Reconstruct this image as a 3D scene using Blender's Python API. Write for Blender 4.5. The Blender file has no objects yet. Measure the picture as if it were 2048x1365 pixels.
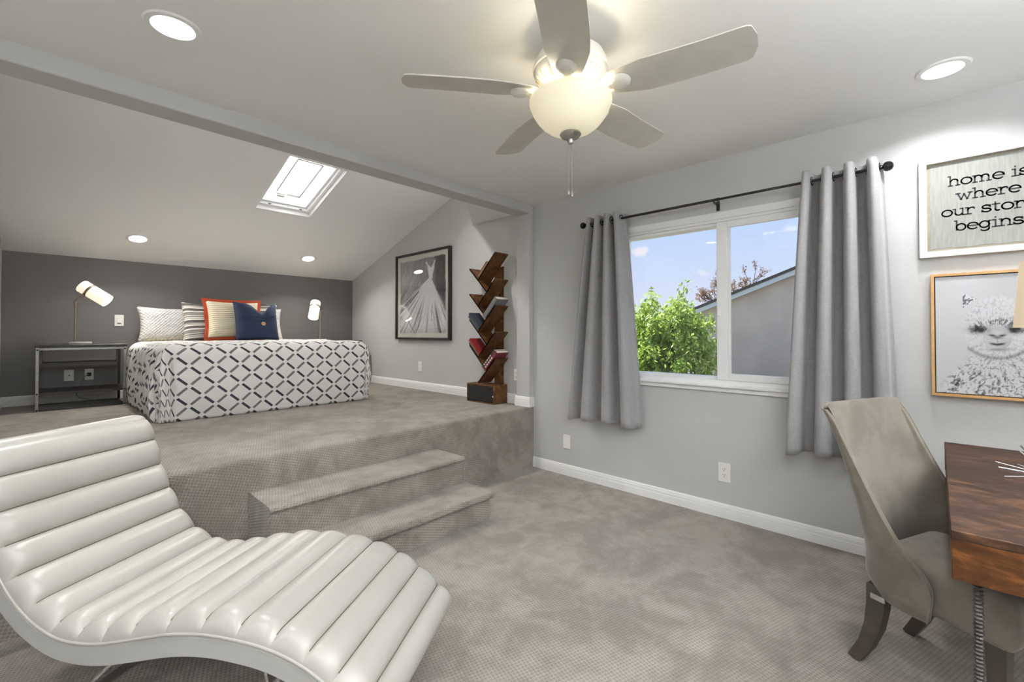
import bpy, bmesh, math, random
import numpy as np
from mathutils import Vector, Matrix, noise as mnoise

scene = bpy.context.scene
PI = math.pi
R = math.radians
random.seed(7)

# ------------------------------------------------------------------ camera
HC = 1.25
YAW, PITCH, FPX = R(46.58), R(0.742), 896.2
fw = Vector((math.sin(YAW) * math.cos(PITCH), math.cos(YAW) * math.cos(PITCH), math.sin(PITCH)))
rt = Vector((math.cos(YAW), -math.sin(YAW), 0.0))
up = rt.cross(fw)
cam_data = bpy.data.cameras.new('camera')
cam_data.sensor_width = 36.0
cam_data.lens = FPX * 36.0 / 2048.0
cam_data.shift_y = -(682.5 - 653.4) / 2048.0
cam_data.clip_start = 0.02
cam = bpy.data.objects.new('camera', cam_data)
scene.collection.objects.link(cam)
cm = Matrix((rt, up, -fw)).transposed().to_4x4()
cm.translation = Vector((0, 0, HC))
cam.matrix_world = cm
scene.camera = cam

# ------------------------------------------------------------------ view
scene.view_settings.view_transform = 'Standard'
scene.view_settings.look = 'None'
scene.view_settings.gamma = 1.0
scene.view_settings.use_curve_mapping = False
scene.view_settings.exposure = 1.0
scene.cycles.use_denoising = True
scene.cycles.max_bounces = 10
scene.cycles.diffuse_bounces = 6
scene.cycles.sample_clamp_indirect = 6.0
scene.cycles.caustics_reflective = False
scene.cycles.caustics_refractive = False

DOWNLIGHT = 4.6       # watts of a recessed light
ALCOVELIGHT = 6.4
BOWL = 0.19
SHADE = 0.42
FILL_LAMP = 236.0         # each added fill lamp, out of view behind the camera
FANBULB = 2.8        # watts of the three bulbs in the open bowl


def S(r, g, b):
    def f(c):
        c /= 255.0
        return c / 12.92 if c <= 0.04045 else ((c + 0.055) / 1.055) ** 2.4
    return (f(r), f(g), f(b))


# ------------------------------------------------------------------ node helpers
class NT:
    def __init__(s, tree):
        s.t = tree
        s.n = tree.nodes
        s.l = tree.links

    def new(s, typ, **kw):
        nd = s.n.new(typ)
        for k, v in kw.items():
            setattr(nd, k, v)
        return nd

    def put(s, sock, v):
        if isinstance(v, bpy.types.NodeSocket):
            s.l.new(v, sock)
        elif isinstance(v, (tuple, list)) and len(v) == 3 and sock.type == 'RGBA':
            sock.default_value = (*v, 1.0)
        else:
            sock.default_value = v

    def math(s, op, a, b=0.0, c=None, clamp=False):
        nd = s.new('ShaderNodeMath', operation=op)
        nd.use_clamp = clamp
        s.put(nd.inputs[0], a)
        s.put(nd.inputs[1], b)
        if c is not None:
            s.put(nd.inputs[2], c)
        return nd.outputs[0]

    def vmath(s, op, a, b=(0, 0, 0), out=0):
        nd = s.new('ShaderNodeVectorMath', operation=op)
        s.put(nd.inputs[0], a)
        s.put(nd.inputs[1], b)
        return nd.outputs[out]

    def mix(s, f, a, b, blend='MIX'):
        nd = s.new('ShaderNodeMix', data_type='RGBA', blend_type=blend)
        s.put(nd.inputs[0], f)
        s.put(nd.inputs[6], a)
        s.put(nd.inputs[7], b)
        return nd.outputs[2]

    def noise(s, vec, scale, detail=3.0, rough=0.55, dist=0.0):
        nd = s.new('ShaderNodeTexNoise')
        if vec is not None:
            s.l.new(vec, nd.inputs['Vector'])
        nd.inputs['Scale'].default_value = scale
        nd.inputs['Detail'].default_value = detail
        nd.inputs['Roughness'].default_value = rough
        nd.inputs['Distortion'].default_value = dist
        return nd.outputs['Fac']

    def ramp(s, fac, stops, interp='LINEAR'):
        nd = s.new('ShaderNodeValToRGB')
        nd.color_ramp.interpolation = interp
        e = nd.color_ramp.elements
        while len(e) < len(stops):
            e.new(0.5)
        for i, (p, c) in enumerate(stops):
            e[i].position = p
            e[i].color = (*c, 1.0) if len(c) == 3 else c
        s.l.new(fac, nd.inputs[0])
        return nd.outputs[0]

    def mapr(s, v, a, b, c=0.0, d=1.0, smooth=True):
        nd = s.new('ShaderNodeMapRange')
        nd.interpolation_type = 'SMOOTHSTEP' if smooth else 'LINEAR'
        s.put(nd.inputs[0], v)
        for i, q in enumerate((a, b, c, d)):
            s.put(nd.inputs[i + 1], q)
        return nd.outputs[0]

    def sep(s, v):
        nd = s.new('ShaderNodeSeparateXYZ')
        s.l.new(v, nd.inputs[0])
        return nd.outputs

    def comb(s, x, y, z):
        nd = s.new('ShaderNodeCombineXYZ')
        for i, q in enumerate((x, y, z)):
            s.put(nd.inputs[i], q)
        return nd.outputs[0]

    def bump(s, h, strength=0.3, dist=0.01):
        nd = s.new('ShaderNodeBump')
        nd.inputs['Strength'].default_value = strength
        nd.inputs['Distance'].default_value = dist
        s.l.new(h, nd.inputs['Height'])
        return nd.outputs[0]


# ------------------------------------------------------------------ world: blue sky with a few small clouds
world = bpy.data.worlds.new('world')
scene.world = world
world.use_nodes = True
W = NT(world.node_tree)
W.n.clear()
w_out = W.new('ShaderNodeOutputWorld')
w_bg = W.new('ShaderNodeBackground')
w_dir = W.new('ShaderNodeTexCoord').outputs['Generated']
w_sep = W.sep(w_dir)
w_col = W.ramp(W.mapr(w_sep[2], -0.05, 0.75, smooth=False), [(0.0, S(228, 231, 238)), (0.12, S(213, 223, 243)), (0.36, S(184, 209, 248)), (1.0, S(150, 188, 243))])
w_n = W.noise(w_dir, 22.0, 5.0, 0.6)
w_mask = None
for cdir, rad in (((0.874, 0.454, 0.172), 0.030), ((0.927, 0.356, 0.122), 0.026), ((0.62, 0.75, 0.21), 0.05), ((0.93, -0.2, 0.3), 0.06), ((0.3, 0.9, 0.35), 0.07), ((-0.6, 0.5, 0.5), 0.09), ((0.5, -0.7, 0.45), 0.08)):
    c_ = Vector(cdir).normalized()
    dv = W.vmath('MULTIPLY', W.vmath('SUBTRACT', w_dir, tuple(c_)), (1.0, 1.0, 2.3))
    ln = W.vmath('LENGTH', dv, out=1)
    m_ = W.math('ADD', W.math('SUBTRACT', 1.0, W.math('DIVIDE', ln, rad)), W.math('MULTIPLY', W.math('SUBTRACT', w_n, 0.55), 3.2))
    m_ = W.mapr(m_, 0.05, 0.75)
    w_mask = m_ if w_mask is None else W.math('MAXIMUM', w_mask, m_)
w_fin = W.mix(W.math('MULTIPLY', w_mask, 0.75), w_col, S(246, 240, 240))
W.l.new(w_fin, w_bg.inputs[0])
w_bg.inputs[1].default_value = 0.555
W.l.new(w_bg.outputs[0], w_out.inputs[0])

# ------------------------------------------------------------------ sun (high, from the skylight side of the roof)
sun_d = bpy.data.lights.new('sun', 'SUN')
sun_d.energy = 9.5
sun_d.angle = R(1.0)
sun_d.color = (1.0, 0.95, 0.87)
sun = bpy.data.objects.new('sun', sun_d)
scene.collection.objects.link(sun)
sun.rotation_euler = Vector((-0.03, 0.5, 0.86)).to_track_quat('Z', 'Y').to_euler()


# ------------------------------------------------------------------ materials
MATS = {}


def newmat(name):
    m = bpy.data.materials.new(name)
    m.use_nodes = True
    n = NT(m.node_tree)
    n.n.clear()
    out = n.new('ShaderNodeOutputMaterial')
    p = n.new('ShaderNodeBsdfPrincipled')
    n.l.new(p.outputs[0], out.inputs[0])
    MATS[name] = m
    return m, n, p, out


def simple(name, col, rough=0.5, metal=0.0, bump=None, var=None, emis=None, spec=None, sheen=None, coat=None):
    m, n, p, out = newmat(name)
    tc = n.new('ShaderNodeTexCoord').outputs['Object']
    p.inputs['Roughness'].default_value = rough
    p.inputs['Metallic'].default_value = metal
    if spec is not None:
        p.inputs['Specular IOR Level'].default_value = spec
    if var:
        sc, amt = var
        f = n.noise(tc, sc, 4.0, 0.6)
        a = tuple(max(0, c * (1 - amt)) for c in col)
        b = tuple(min(1, c * (1 + amt)) for c in col)
        n.put(p.inputs['Base Color'], n.mix(n.mapr(f, 0.3, 0.7), a, b))
    else:
        n.put(p.inputs['Base Color'], col)
    if bump:
        sc, st, di = bump
        n.l.new(n.bump(n.noise(tc, sc, 3.0, 0.5), st, di), p.inputs['Normal'])
    if emis:
        p.inputs['Emission Color'].default_value = (*emis[0], 1)
        p.inputs['Emission Strength'].default_value = emis[1]
    if sheen:
        p.inputs['Sheen Weight'].default_value = sheen
        p.inputs['Sheen Roughness'].default_value = 0.4
    if coat:
        p.inputs['Coat Weight'].default_value = coat
    return m


simple('wall', S(190, 190, 189), 0.62, bump=(90, 0.22, 0.003))
simple('ceiling', S(240, 240, 238), 0.7, bump=(45, 0.16, 0.004))
simple('accent', S(112, 110, 109), 0.55, bump=(70, 0.2, 0.003))
simple('trim', S(238, 238, 237), 0.38)
simple('vinyl', S(238, 239, 239), 0.3)
simple('plastic', S(236, 235, 231), 0.35)
simple('slot', S(40, 38, 36), 0.6)
simple('rod', S(62, 61, 60), 0.42, 0.75)
simple('finial', S(54, 54, 56), 0.25, 0.9)
simple('fan_white', S(226, 223, 214), 0.42)
simple('blade', S(206, 203, 194), 0.45, var=(8, 0.05))
simple('gasket', S(120, 120, 118), 0.6)
simple('vent', S(150, 138, 112), 0.7)
simple('nickel', S(176, 174, 168), 0.28, 0.9)
simple('chain', S(190, 188, 182), 0.3, 0.8)
simple('chrome', S(225, 225, 228), 0.06, 1.0)
simple('dark_metal', S(74, 72, 70), 0.36, 0.75, var=(14, 0.25))
simple('bar_metal', S(150, 149, 146), 0.35, 0.6, var=(12, 0.2))
simple('stand_top', S(62, 60, 59), 0.5, 0.2, var=(20, 0.25))
simple('bolt', S(22, 22, 22), 0.4, 0.7)
simple('brass', S(150, 140, 122), 0.35, 0.7)
simple('marble', S(228, 225, 218), 0.3, var=(6, 0.06))
simple('cord', S(44, 42, 40), 0.5)
simple('cord_pale', S(150, 148, 144), 0.5)
simple('black_frame', S(34, 32, 29), 0.4, var=(20, 0.15))
simple('white_frame', S(206, 205, 203), 0.55, bump=(40, 0.3, 0.002), var=(30, 0.04))
simple('ink', S(40, 42, 44), 0.7)
simple('black_fabric', S(27, 26, 25), 0.85, bump=(300, 0.3, 0.001))
simple('leg_wood', S(68, 60, 54), 0.45, var=(15, 0.15))
simple('pages', S(222, 215, 200), 0.8)
simple('mattress', S(222, 208, 180), 0.8)
simple('plate_metal', S(56, 54, 52), 0.45, 0.6)
simple('wood_button', S(190, 152, 112), 0.5, var=(60, 0.25))
simple('orange_cloth', S(164, 62, 26), 0.85, bump=(200, 0.3, 0.001))
simple('urchin', S(205, 205, 203), 0.22, 0.9)
simple('stucco', S(196, 186, 174), 0.9, bump=(18, 0.5, 0.01), var=(1.1, 0.10))
simple('fascia', S(205, 214, 216), 0.6)
simple('shingle', S(70, 68, 66), 0.9)
simple('bark', S(74, 60, 48), 0.9)
simple('paving', S(128, 124, 118), 0.95, var=(0.8, 0.15))
simple('bluebook', S(44, 52, 66), 0.6)
simple('greybook', S(104, 106, 108), 0.6)
simple('slatebook', S(70, 76, 80), 0.6)
simple('redbook', S(120, 22, 24), 0.5)
simple('tanbook', S(150, 112, 74), 0.6)
simple('blackbook', S(38, 36, 36), 0.5)
simple('maroonbook', S(104, 30, 44), 0.5)
simple('coralbook', S(196, 118, 92), 0.6)
simple('brownbook', S(96, 74, 54), 0.7)
simple('edge_tan', S(112, 84, 56), 0.6, var=(40, 0.2))
simple('oak', S(190, 146, 92), 0.5, var=(25, 0.12))


def mat_carpet(name, c_lo, c_hi):
    m, n, p, out = newmat(name)
    pos = n.new('ShaderNodeNewGeometry').outputs['Position']
    x, y, z = n.sep(pos)
    tn_ = n.new('ShaderNodeNewGeometry').outputs['True Normal']
    side = n.math('GREATER_THAN', n.math('ABSOLUTE', n.sep(tn_)[0]), 0.7)
    inv = n.math('SUBTRACT', 1.0, side)
    q = n.math('ADD', n.math('MULTIPLY', y, inv), z)
    x = n.math('ADD', n.math('MULTIPLY', x, inv), n.math('MULTIPLY', y, side))
    k = PI / 0.0115
    jit = n.math('MULTIPLY', n.noise(pos, 60.0, 2.0), 0.006)
    a = n.math('SINE', n.math('MULTIPLY', n.math('ADD', n.math('ADD', x, jit), n.math('MULTIPLY', q, 0.5)), k))
    b = n.math('SINE', n.math('MULTIPLY', n.math('ADD', n.math('SUBTRACT', n.math('MULTIPLY', q, 1.0), jit), n.math('MULTIPLY', x, -0.5)), k))
    ab = n.math('MULTIPLY', a, b)
    nub = n.mapr(ab, -0.75, 0.35)
    pv = n.comb(x, q, 0.0)
    big = n.noise(pv, 2.4, 5.0, 0.65, 0.6)
    mid = n.noise(pv, 9.0, 4.0, 0.6, 0.3)
    blot = n.mapr(n.math('ADD', n.math('MULTIPLY', big, 0.65), n.math('MULTIPLY', mid, 0.35)), 0.38, 0.62)
    col = n.mix(blot, c_lo, c_hi)
    col = n.mix(n.math('MULTIPLY', n.math('SUBTRACT', 1.0, nub), 0.42), col, tuple(c * 0.30 for c in c_lo))
    fine = n.noise(pos, 700.0, 2.0)
    col = n.mix(n.mapr(fine, 0.3, 0.7, 0.0, 0.16), col, tuple(min(1, c * 1.5) for c in c_hi))
    n.put(p.inputs['Base Color'], col)
    p.inputs['Roughness'].default_value = 1.0
    p.inputs['Specular IOR Level'].default_value = 0.1
    p.inputs['Sheen Weight'].default_value = 0.18
    h = n.math('ADD', nub, n.math('MULTIPLY', fine, 0.5))
    n.l.new(n.bump(h, 0.55, 0.004), p.inputs['Normal'])


mat_carpet('carpet', S(119, 111, 102), S(151, 143, 134))


def mat_wood(name, axis, dark, mid, light, rough=0.42, scale=1.0):
    m, n, p, out = newmat(name)
    tc = n.new('ShaderNodeTexCoord').outputs['Object']
    st = {0: (2.6, 8.0, 8.0), 1: (8.0, 2.6, 8.0), 2: (8.0, 8.0, 2.6)}[axis]
    v = n.vmath('MULTIPLY', tc, tuple(s * scale for s in st))
    f1 = n.noise(v, 1.0, 7.0, 0.68, 1.6)
    v2 = n.vmath('MULTIPLY', tc, tuple(s * 7 * scale for s in st))
    f2 = n.noise(v2, 1.0, 4.0, 0.6, 0.3)
    f = n.math('ADD', n.math('MULTIPLY', f1, 0.75), n.math('MULTIPLY', f2, 0.25))
    n.l.new(n.ramp(f, [(0.33, dark), (0.50, mid), (0.66, light)]), p.inputs['Base Color'])
    p.inputs['Roughness'].default_value = rough
    p.inputs['Specular IOR Level'].default_value = 0.2
    n.l.new(n.bump(f2, 0.15, 0.002), p.inputs['Normal'])


mat_wood('desk_wood', 1, S(22, 13, 9), S(52, 33, 22), S(100, 70, 47), 0.48, 1.3)
mat_wood('desk_face', 1, S(30, 16, 8), S(74, 43, 20), S(122, 78, 38), 0.45, 1.2)
mat_wood('rustic', 1, S(44, 28, 17), S(88, 58, 34), S(128, 90, 54), 0.5)


def mat_leather():
    m, n, p, out = newmat('leather')
    tc = n.new('ShaderNodeTexCoord').outputs['Object']
    n.put(p.inputs['Base Color'], n.mix(n.noise(tc, 5.0, 3.0), S(162, 158, 150), S(171, 168, 161)))
    p.inputs['Roughness'].default_value = 0.31
    vo = n.new('ShaderNodeTexVoronoi')
    vo.inputs['Scale'].default_value = 420.0
    n.l.new(tc, vo.inputs['Vector'])
    wr = n.noise(tc, 14.0, 4.0, 0.6, 1.5)
    h = n.math('ADD', n.math('MULTIPLY', vo.outputs['Distance'], 0.25), n.math('MULTIPLY', wr, 2.0))
    n.l.new(n.bump(h, 0.10, 0.004), p.inputs['Normal'])
    simple('leather_band', S(162, 161, 157), 0.42, bump=(300, 0.1, 0.001))


mat_leather()
simple('seam_thread', S(98, 90, 72), 0.7)


def mat_velvet():
    m, n, p, out = newmat('velvet')
    tc = n.new('ShaderNodeTexCoord').outputs['Object']
    f = n.noise(tc, 7.0, 4.0, 0.6, 0.35)
    n.put(p.inputs['Base Color'], n.mix(n.mapr(f, 0.36, 0.66), S(106, 99, 89), S(120, 113, 103)))
    p.inputs['Roughness'].default_value = 0.85
    p.inputs['Sheen Weight'].default_value = 0.5
    p.inputs['Sheen Roughness'].default_value = 0.35
    p.inputs['Specular IOR Level'].default_value = 0.2
    n.l.new(n.bump(n.noise(tc, 500.0, 2.0), 0.1, 0.001), p.inputs['Normal'])


mat_velvet()


def mat_curtain():
    m, n, p, out = newmat('curtain')
    tc = n.new('ShaderNodeTexCoord').outputs['Object']
    v1 = n.noise(n.vmath('MULTIPLY', tc, (40, 40, 900)), 1.0, 2.0)
    v2 = n.noise(n.vmath('MULTIPLY', tc, (900, 900, 30)), 1.0, 2.0)
    f = n.math('MULTIPLY', n.math('ADD', v1, v2), 0.5)
    n.put(p.inputs['Base Color'], n.mix(n.mapr(f, 0.35, 0.65), S(136, 135, 137), S(162, 160, 160)))
    p.inputs['Roughness'].default_value = 0.8
    p.inputs['Sheen Weight'].default_value = 0.35
    tr = n.new('ShaderNodeBsdfTranslucent')
    n.put(tr.inputs[0], S(120, 120, 124))
    mx = n.new('ShaderNodeMixShader')
    mx.inputs[0].default_value = 0.06
    n.l.new(p.outputs[0], mx.inputs[1])
    n.l.new(tr.outputs[0], mx.inputs[2])
    n.l.new(mx.outputs[0], out.inputs[0])


mat_curtain()


def mat_glass(name, tint=(1, 1, 1), refl=0.06, rough=0.0):
    m, n, p, out = newmat(name)
    n.n.remove(p)
    tr = n.new('ShaderNodeBsdfTransparent')
    n.put(tr.inputs[0], tint)
    gl = n.new('ShaderNodeBsdfGlossy')
    gl.inputs['Roughness'].default_value = rough
    lw = n.new('ShaderNodeLayerWeight')
    lw.inputs[0].default_value = 0.5
    mx = n.new('ShaderNodeMixShader')
    n.l.new(n.math('ADD', n.math('MULTIPLY', n.math('POWER', lw.outputs['Facing'], 5.0), 0.96), refl), mx.inputs[0])
    n.l.new(tr.outputs[0], mx.inputs[1])
    n.l.new(gl.outputs[0], mx.inputs[2])
    n.l.new(mx.outputs[0], out.inputs[0])


mat_glass('glass', refl=0.034)
mat_glass('picture_glass', refl=0.034)


def mat_frosted():
    m, n, p, out = newmat('frosted')
    n.n.remove(p)
    tr = n.new('ShaderNodeBsdfTranslucent')
    n.put(tr.inputs[0], (0.98, 0.98, 0.98))
    n.l.new(tr.outputs[0], out.inputs[0])


mat_frosted()
simple('acrylic', S(236, 236, 234), 0.4)
_a = NT(MATS['acrylic'].node_tree)
_t = _a.new('ShaderNodeBsdfTranslucent')
_t.inputs[0].default_value = (0.95, 0.95, 0.95, 1)
_m = _a.new('ShaderNodeMixShader')
_m.inputs[0].default_value = 0.8
_p = [q for q in _a.n if q.type == 'BSDF_PRINCIPLED'][0]
_o = [q for q in _a.n if q.type == 'OUTPUT_MATERIAL'][0]
_a.l.new(_p.outputs[0], _m.inputs[1])
_a.l.new(_t.outputs[0], _m.inputs[2])
_a.l.new(_m.outputs[0], _o.inputs[0])


def mat_emit(name, col, strength, base=(0.8, 0.8, 0.8), rough=0.4):
    m, n, p, out = newmat(name)
    n.put(p.inputs['Base Color'], base)
    p.inputs['Roughness'].default_value = rough
    p.inputs['Emission Color'].default_value = (*col, 1)
    p.inputs['Emission Strength'].default_value = strength


mat_emit('lens', (0.97, 0.985, 1.0), 6.0)
mat_emit('lens_alcove', (1.0, 0.965, 0.92), 6.0)
mat_emit('bowl', (1.0, 0.88, 0.60), BOWL, S(238, 232, 210))
mat_emit('lamp_shade', (1.0, 0.86, 0.68), SHADE, S(230, 222, 208), 0.8)
mat_emit('lamp_inside', (1.0, 0.88, 0.70), 26.0, S(240, 236, 226))
mat_emit('desk_shade', (1.0, 0.82, 0.60), 0.16, S(206, 188, 158), 0.9)


def mat_print(name, rough=0.7):
    m, n, p, out = newmat(name)
    at = n.new('ShaderNodeAttribute')
    at.attribute_name = 'Col'
    n.l.new(at.outputs['Color'], p.inputs['Base Color'])
    p.inputs['Roughness'].default_value = rough


mat_print('print')
mat_print('canvas_print', 0.85)


def mat_comforter():
    m, n, p, out = newmat('comforter')
    uv = n.new('ShaderNodeUVMap').outputs[0]
    u, v, _ = n.sep(uv)
    cw, ch = 0.178, 0.158
    a = n.math('DIVIDE', u, cw)
    b = n.math('DIVIDE', v, ch)
    P_ = n.math('ADD', a, b)
    Q_ = n.math('SUBTRACT', a, b)

    def fr(t):
        return n.math('ABSOLUTE', n.math('SUBTRACT', n.math('FRACT', n.math('ADD', t, 0.5)), 0.5))   # distance to nearest integer

    dp, dq = fr(P_), fr(Q_)
    edge = 0.080
    bar_p = n.math('MULTIPLY', n.math('LESS_THAN', dp, edge), n.math('GREATER_THAN', dq, 0.15))
    bar_q = n.math('MULTIPLY', n.math('LESS_THAN', dq, edge), n.math('GREATER_THAN', dp, 0.15))
    col = n.mix(bar_p, S(216, 214, 210), S(34, 36, 52))
    col = n.mix(bar_q, col, S(98, 98, 102))
    n.put(p.inputs['Base Color'], col)
    p.inputs['Roughness'].default_value = 0.75
    p.inputs['Sheen Weight'].default_value = 0.15
    tc = n.new('ShaderNodeTexCoord').outputs['Object']
    n.l.new(n.bump(n.noise(tc, 16.0, 4.0, 0.6, 1.2), 0.4, 0.012), p.inputs['Normal'])


mat_comforter()


def mat_stripes(name, stops, period, interp='CONSTANT', bump=0.0, base_axis=1):
    m, n, p, out = newmat(name)
    uv = n.new('ShaderNodeUVMap').outputs[0]
    c = n.sep(uv)[base_axis]
    f = n.math('FRACT', n.math('DIVIDE', c, period))
    n.l.new(n.ramp(f, stops, interp), p.inputs['Base Color'])
    p.inputs['Roughness'].default_value = 0.85
    if bump:
        w_ = n.math('ABSOLUTE', n.math('SINE', n.math('MULTIPLY', c, PI / period)))
        n.l.new(n.bump(w_, bump, 0.006), p.inputs['Normal'])


g1, g2, g3, wt = S(104, 101, 100), S(80, 77, 76), S(140, 137, 134), S(204, 198, 188)
mat_stripes('striped', [(0.0, g2), (0.13, wt), (0.20, g3), (0.25, wt), (0.29, g1), (0.33, g3), (0.37, wt), (0.41, g1), (0.45, g3), (0.50, g1), (0.55, g3), (0.59, wt),
                        (0.66, g2), (0.80, wt), (0.86, g3), (0.90, wt), (0.93, g1), (0.97, g3)], 0.21)
mat_stripes('ribbed', [(0.0, S(186, 174, 146)), (0.12, S(204, 194, 170)), (0.9, S(204, 194, 170)), (1.0, S(186, 174, 146))], 0.0235, 'LINEAR', 0.5)


def mat_quilted():
    m, n, p, out = newmat('quilted')
    uv = n.new('ShaderNodeUVMap').outputs[0]
    u, v, _ = n.sep(uv)
    k = PI / 0.034
    a = n.math('ABSOLUTE', n.math('SINE', n.math('MULTIPLY', n.math('ADD', u, v), k)))
    b = n.math('ABSOLUTE', n.math('SINE', n.math('MULTIPLY', n.math('SUBTRACT', u, v), k)))
    h = n.math('POWER', n.math('MULTIPLY', a, b), 0.45)
    n.put(p.inputs['Base Color'], S(186, 186, 186))
    p.inputs['Roughness'].default_value = 0.7
    n.l.new(n.bump(h, 0.7, 0.009), p.inputs['Normal'])


mat_quilted()
simple('navy', S(28, 43, 72), 0.8, bump=(420, 0.35, 0.001), var=(60, 0.08))


def mat_paper():
    m, n, p, out = newmat('sign_paper')
    tc = n.new('ShaderNodeTexCoord').outputs['Object']
    f = n.noise(n.vmath('MULTIPLY', tc, (1, 120, 14)), 1.0, 3.0)
    n.put(p.inputs['Base Color'], n.mix(n.mapr(f, 0.3, 0.7), S(136, 138, 133), S(150, 150, 143)))
    p.inputs['Roughness'].default_value = 0.8
    simple('sign_border', S(146, 137, 119), 0.8, var=(30, 0.08))


mat_paper()


def mat_leaves(name, c1, c2, c3):
    m, n, p, out = newmat(name)
    tc = n.new('ShaderNodeTexCoord').outputs['Object']
    f = n.noise(tc, 2.2, 3.0, 0.6)
    f2 = n.noise(tc, 30.0, 1.0)
    col = n.mix(n.mapr(f, 0.38, 0.62), c1, c2)
    col = n.mix(n.mapr(f2, 0.45, 0.75), col, c3)
    n.put(p.inputs['Base Color'], col)
    p.inputs['Roughness'].default_value = 0.6
    tr = n.new('ShaderNodeBsdfTranslucent')
    n.l.new(col, tr.inputs[0])
    mx = n.new('ShaderNodeMixShader')
    mx.inputs[0].default_value = 0.35
    n.l.new(p.outputs[0], mx.inputs[1])
    n.l.new(tr.outputs[0], mx.inputs[2])
    n.l.new(mx.outputs[0], out.inputs[0])


mat_leaves('leaf_green', S(120, 154, 54), S(146, 174, 76), S(192, 204, 120))
mat_leaves('leaf_brown', S(112, 84, 62), S(140, 108, 78), S(96, 88, 60))


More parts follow.
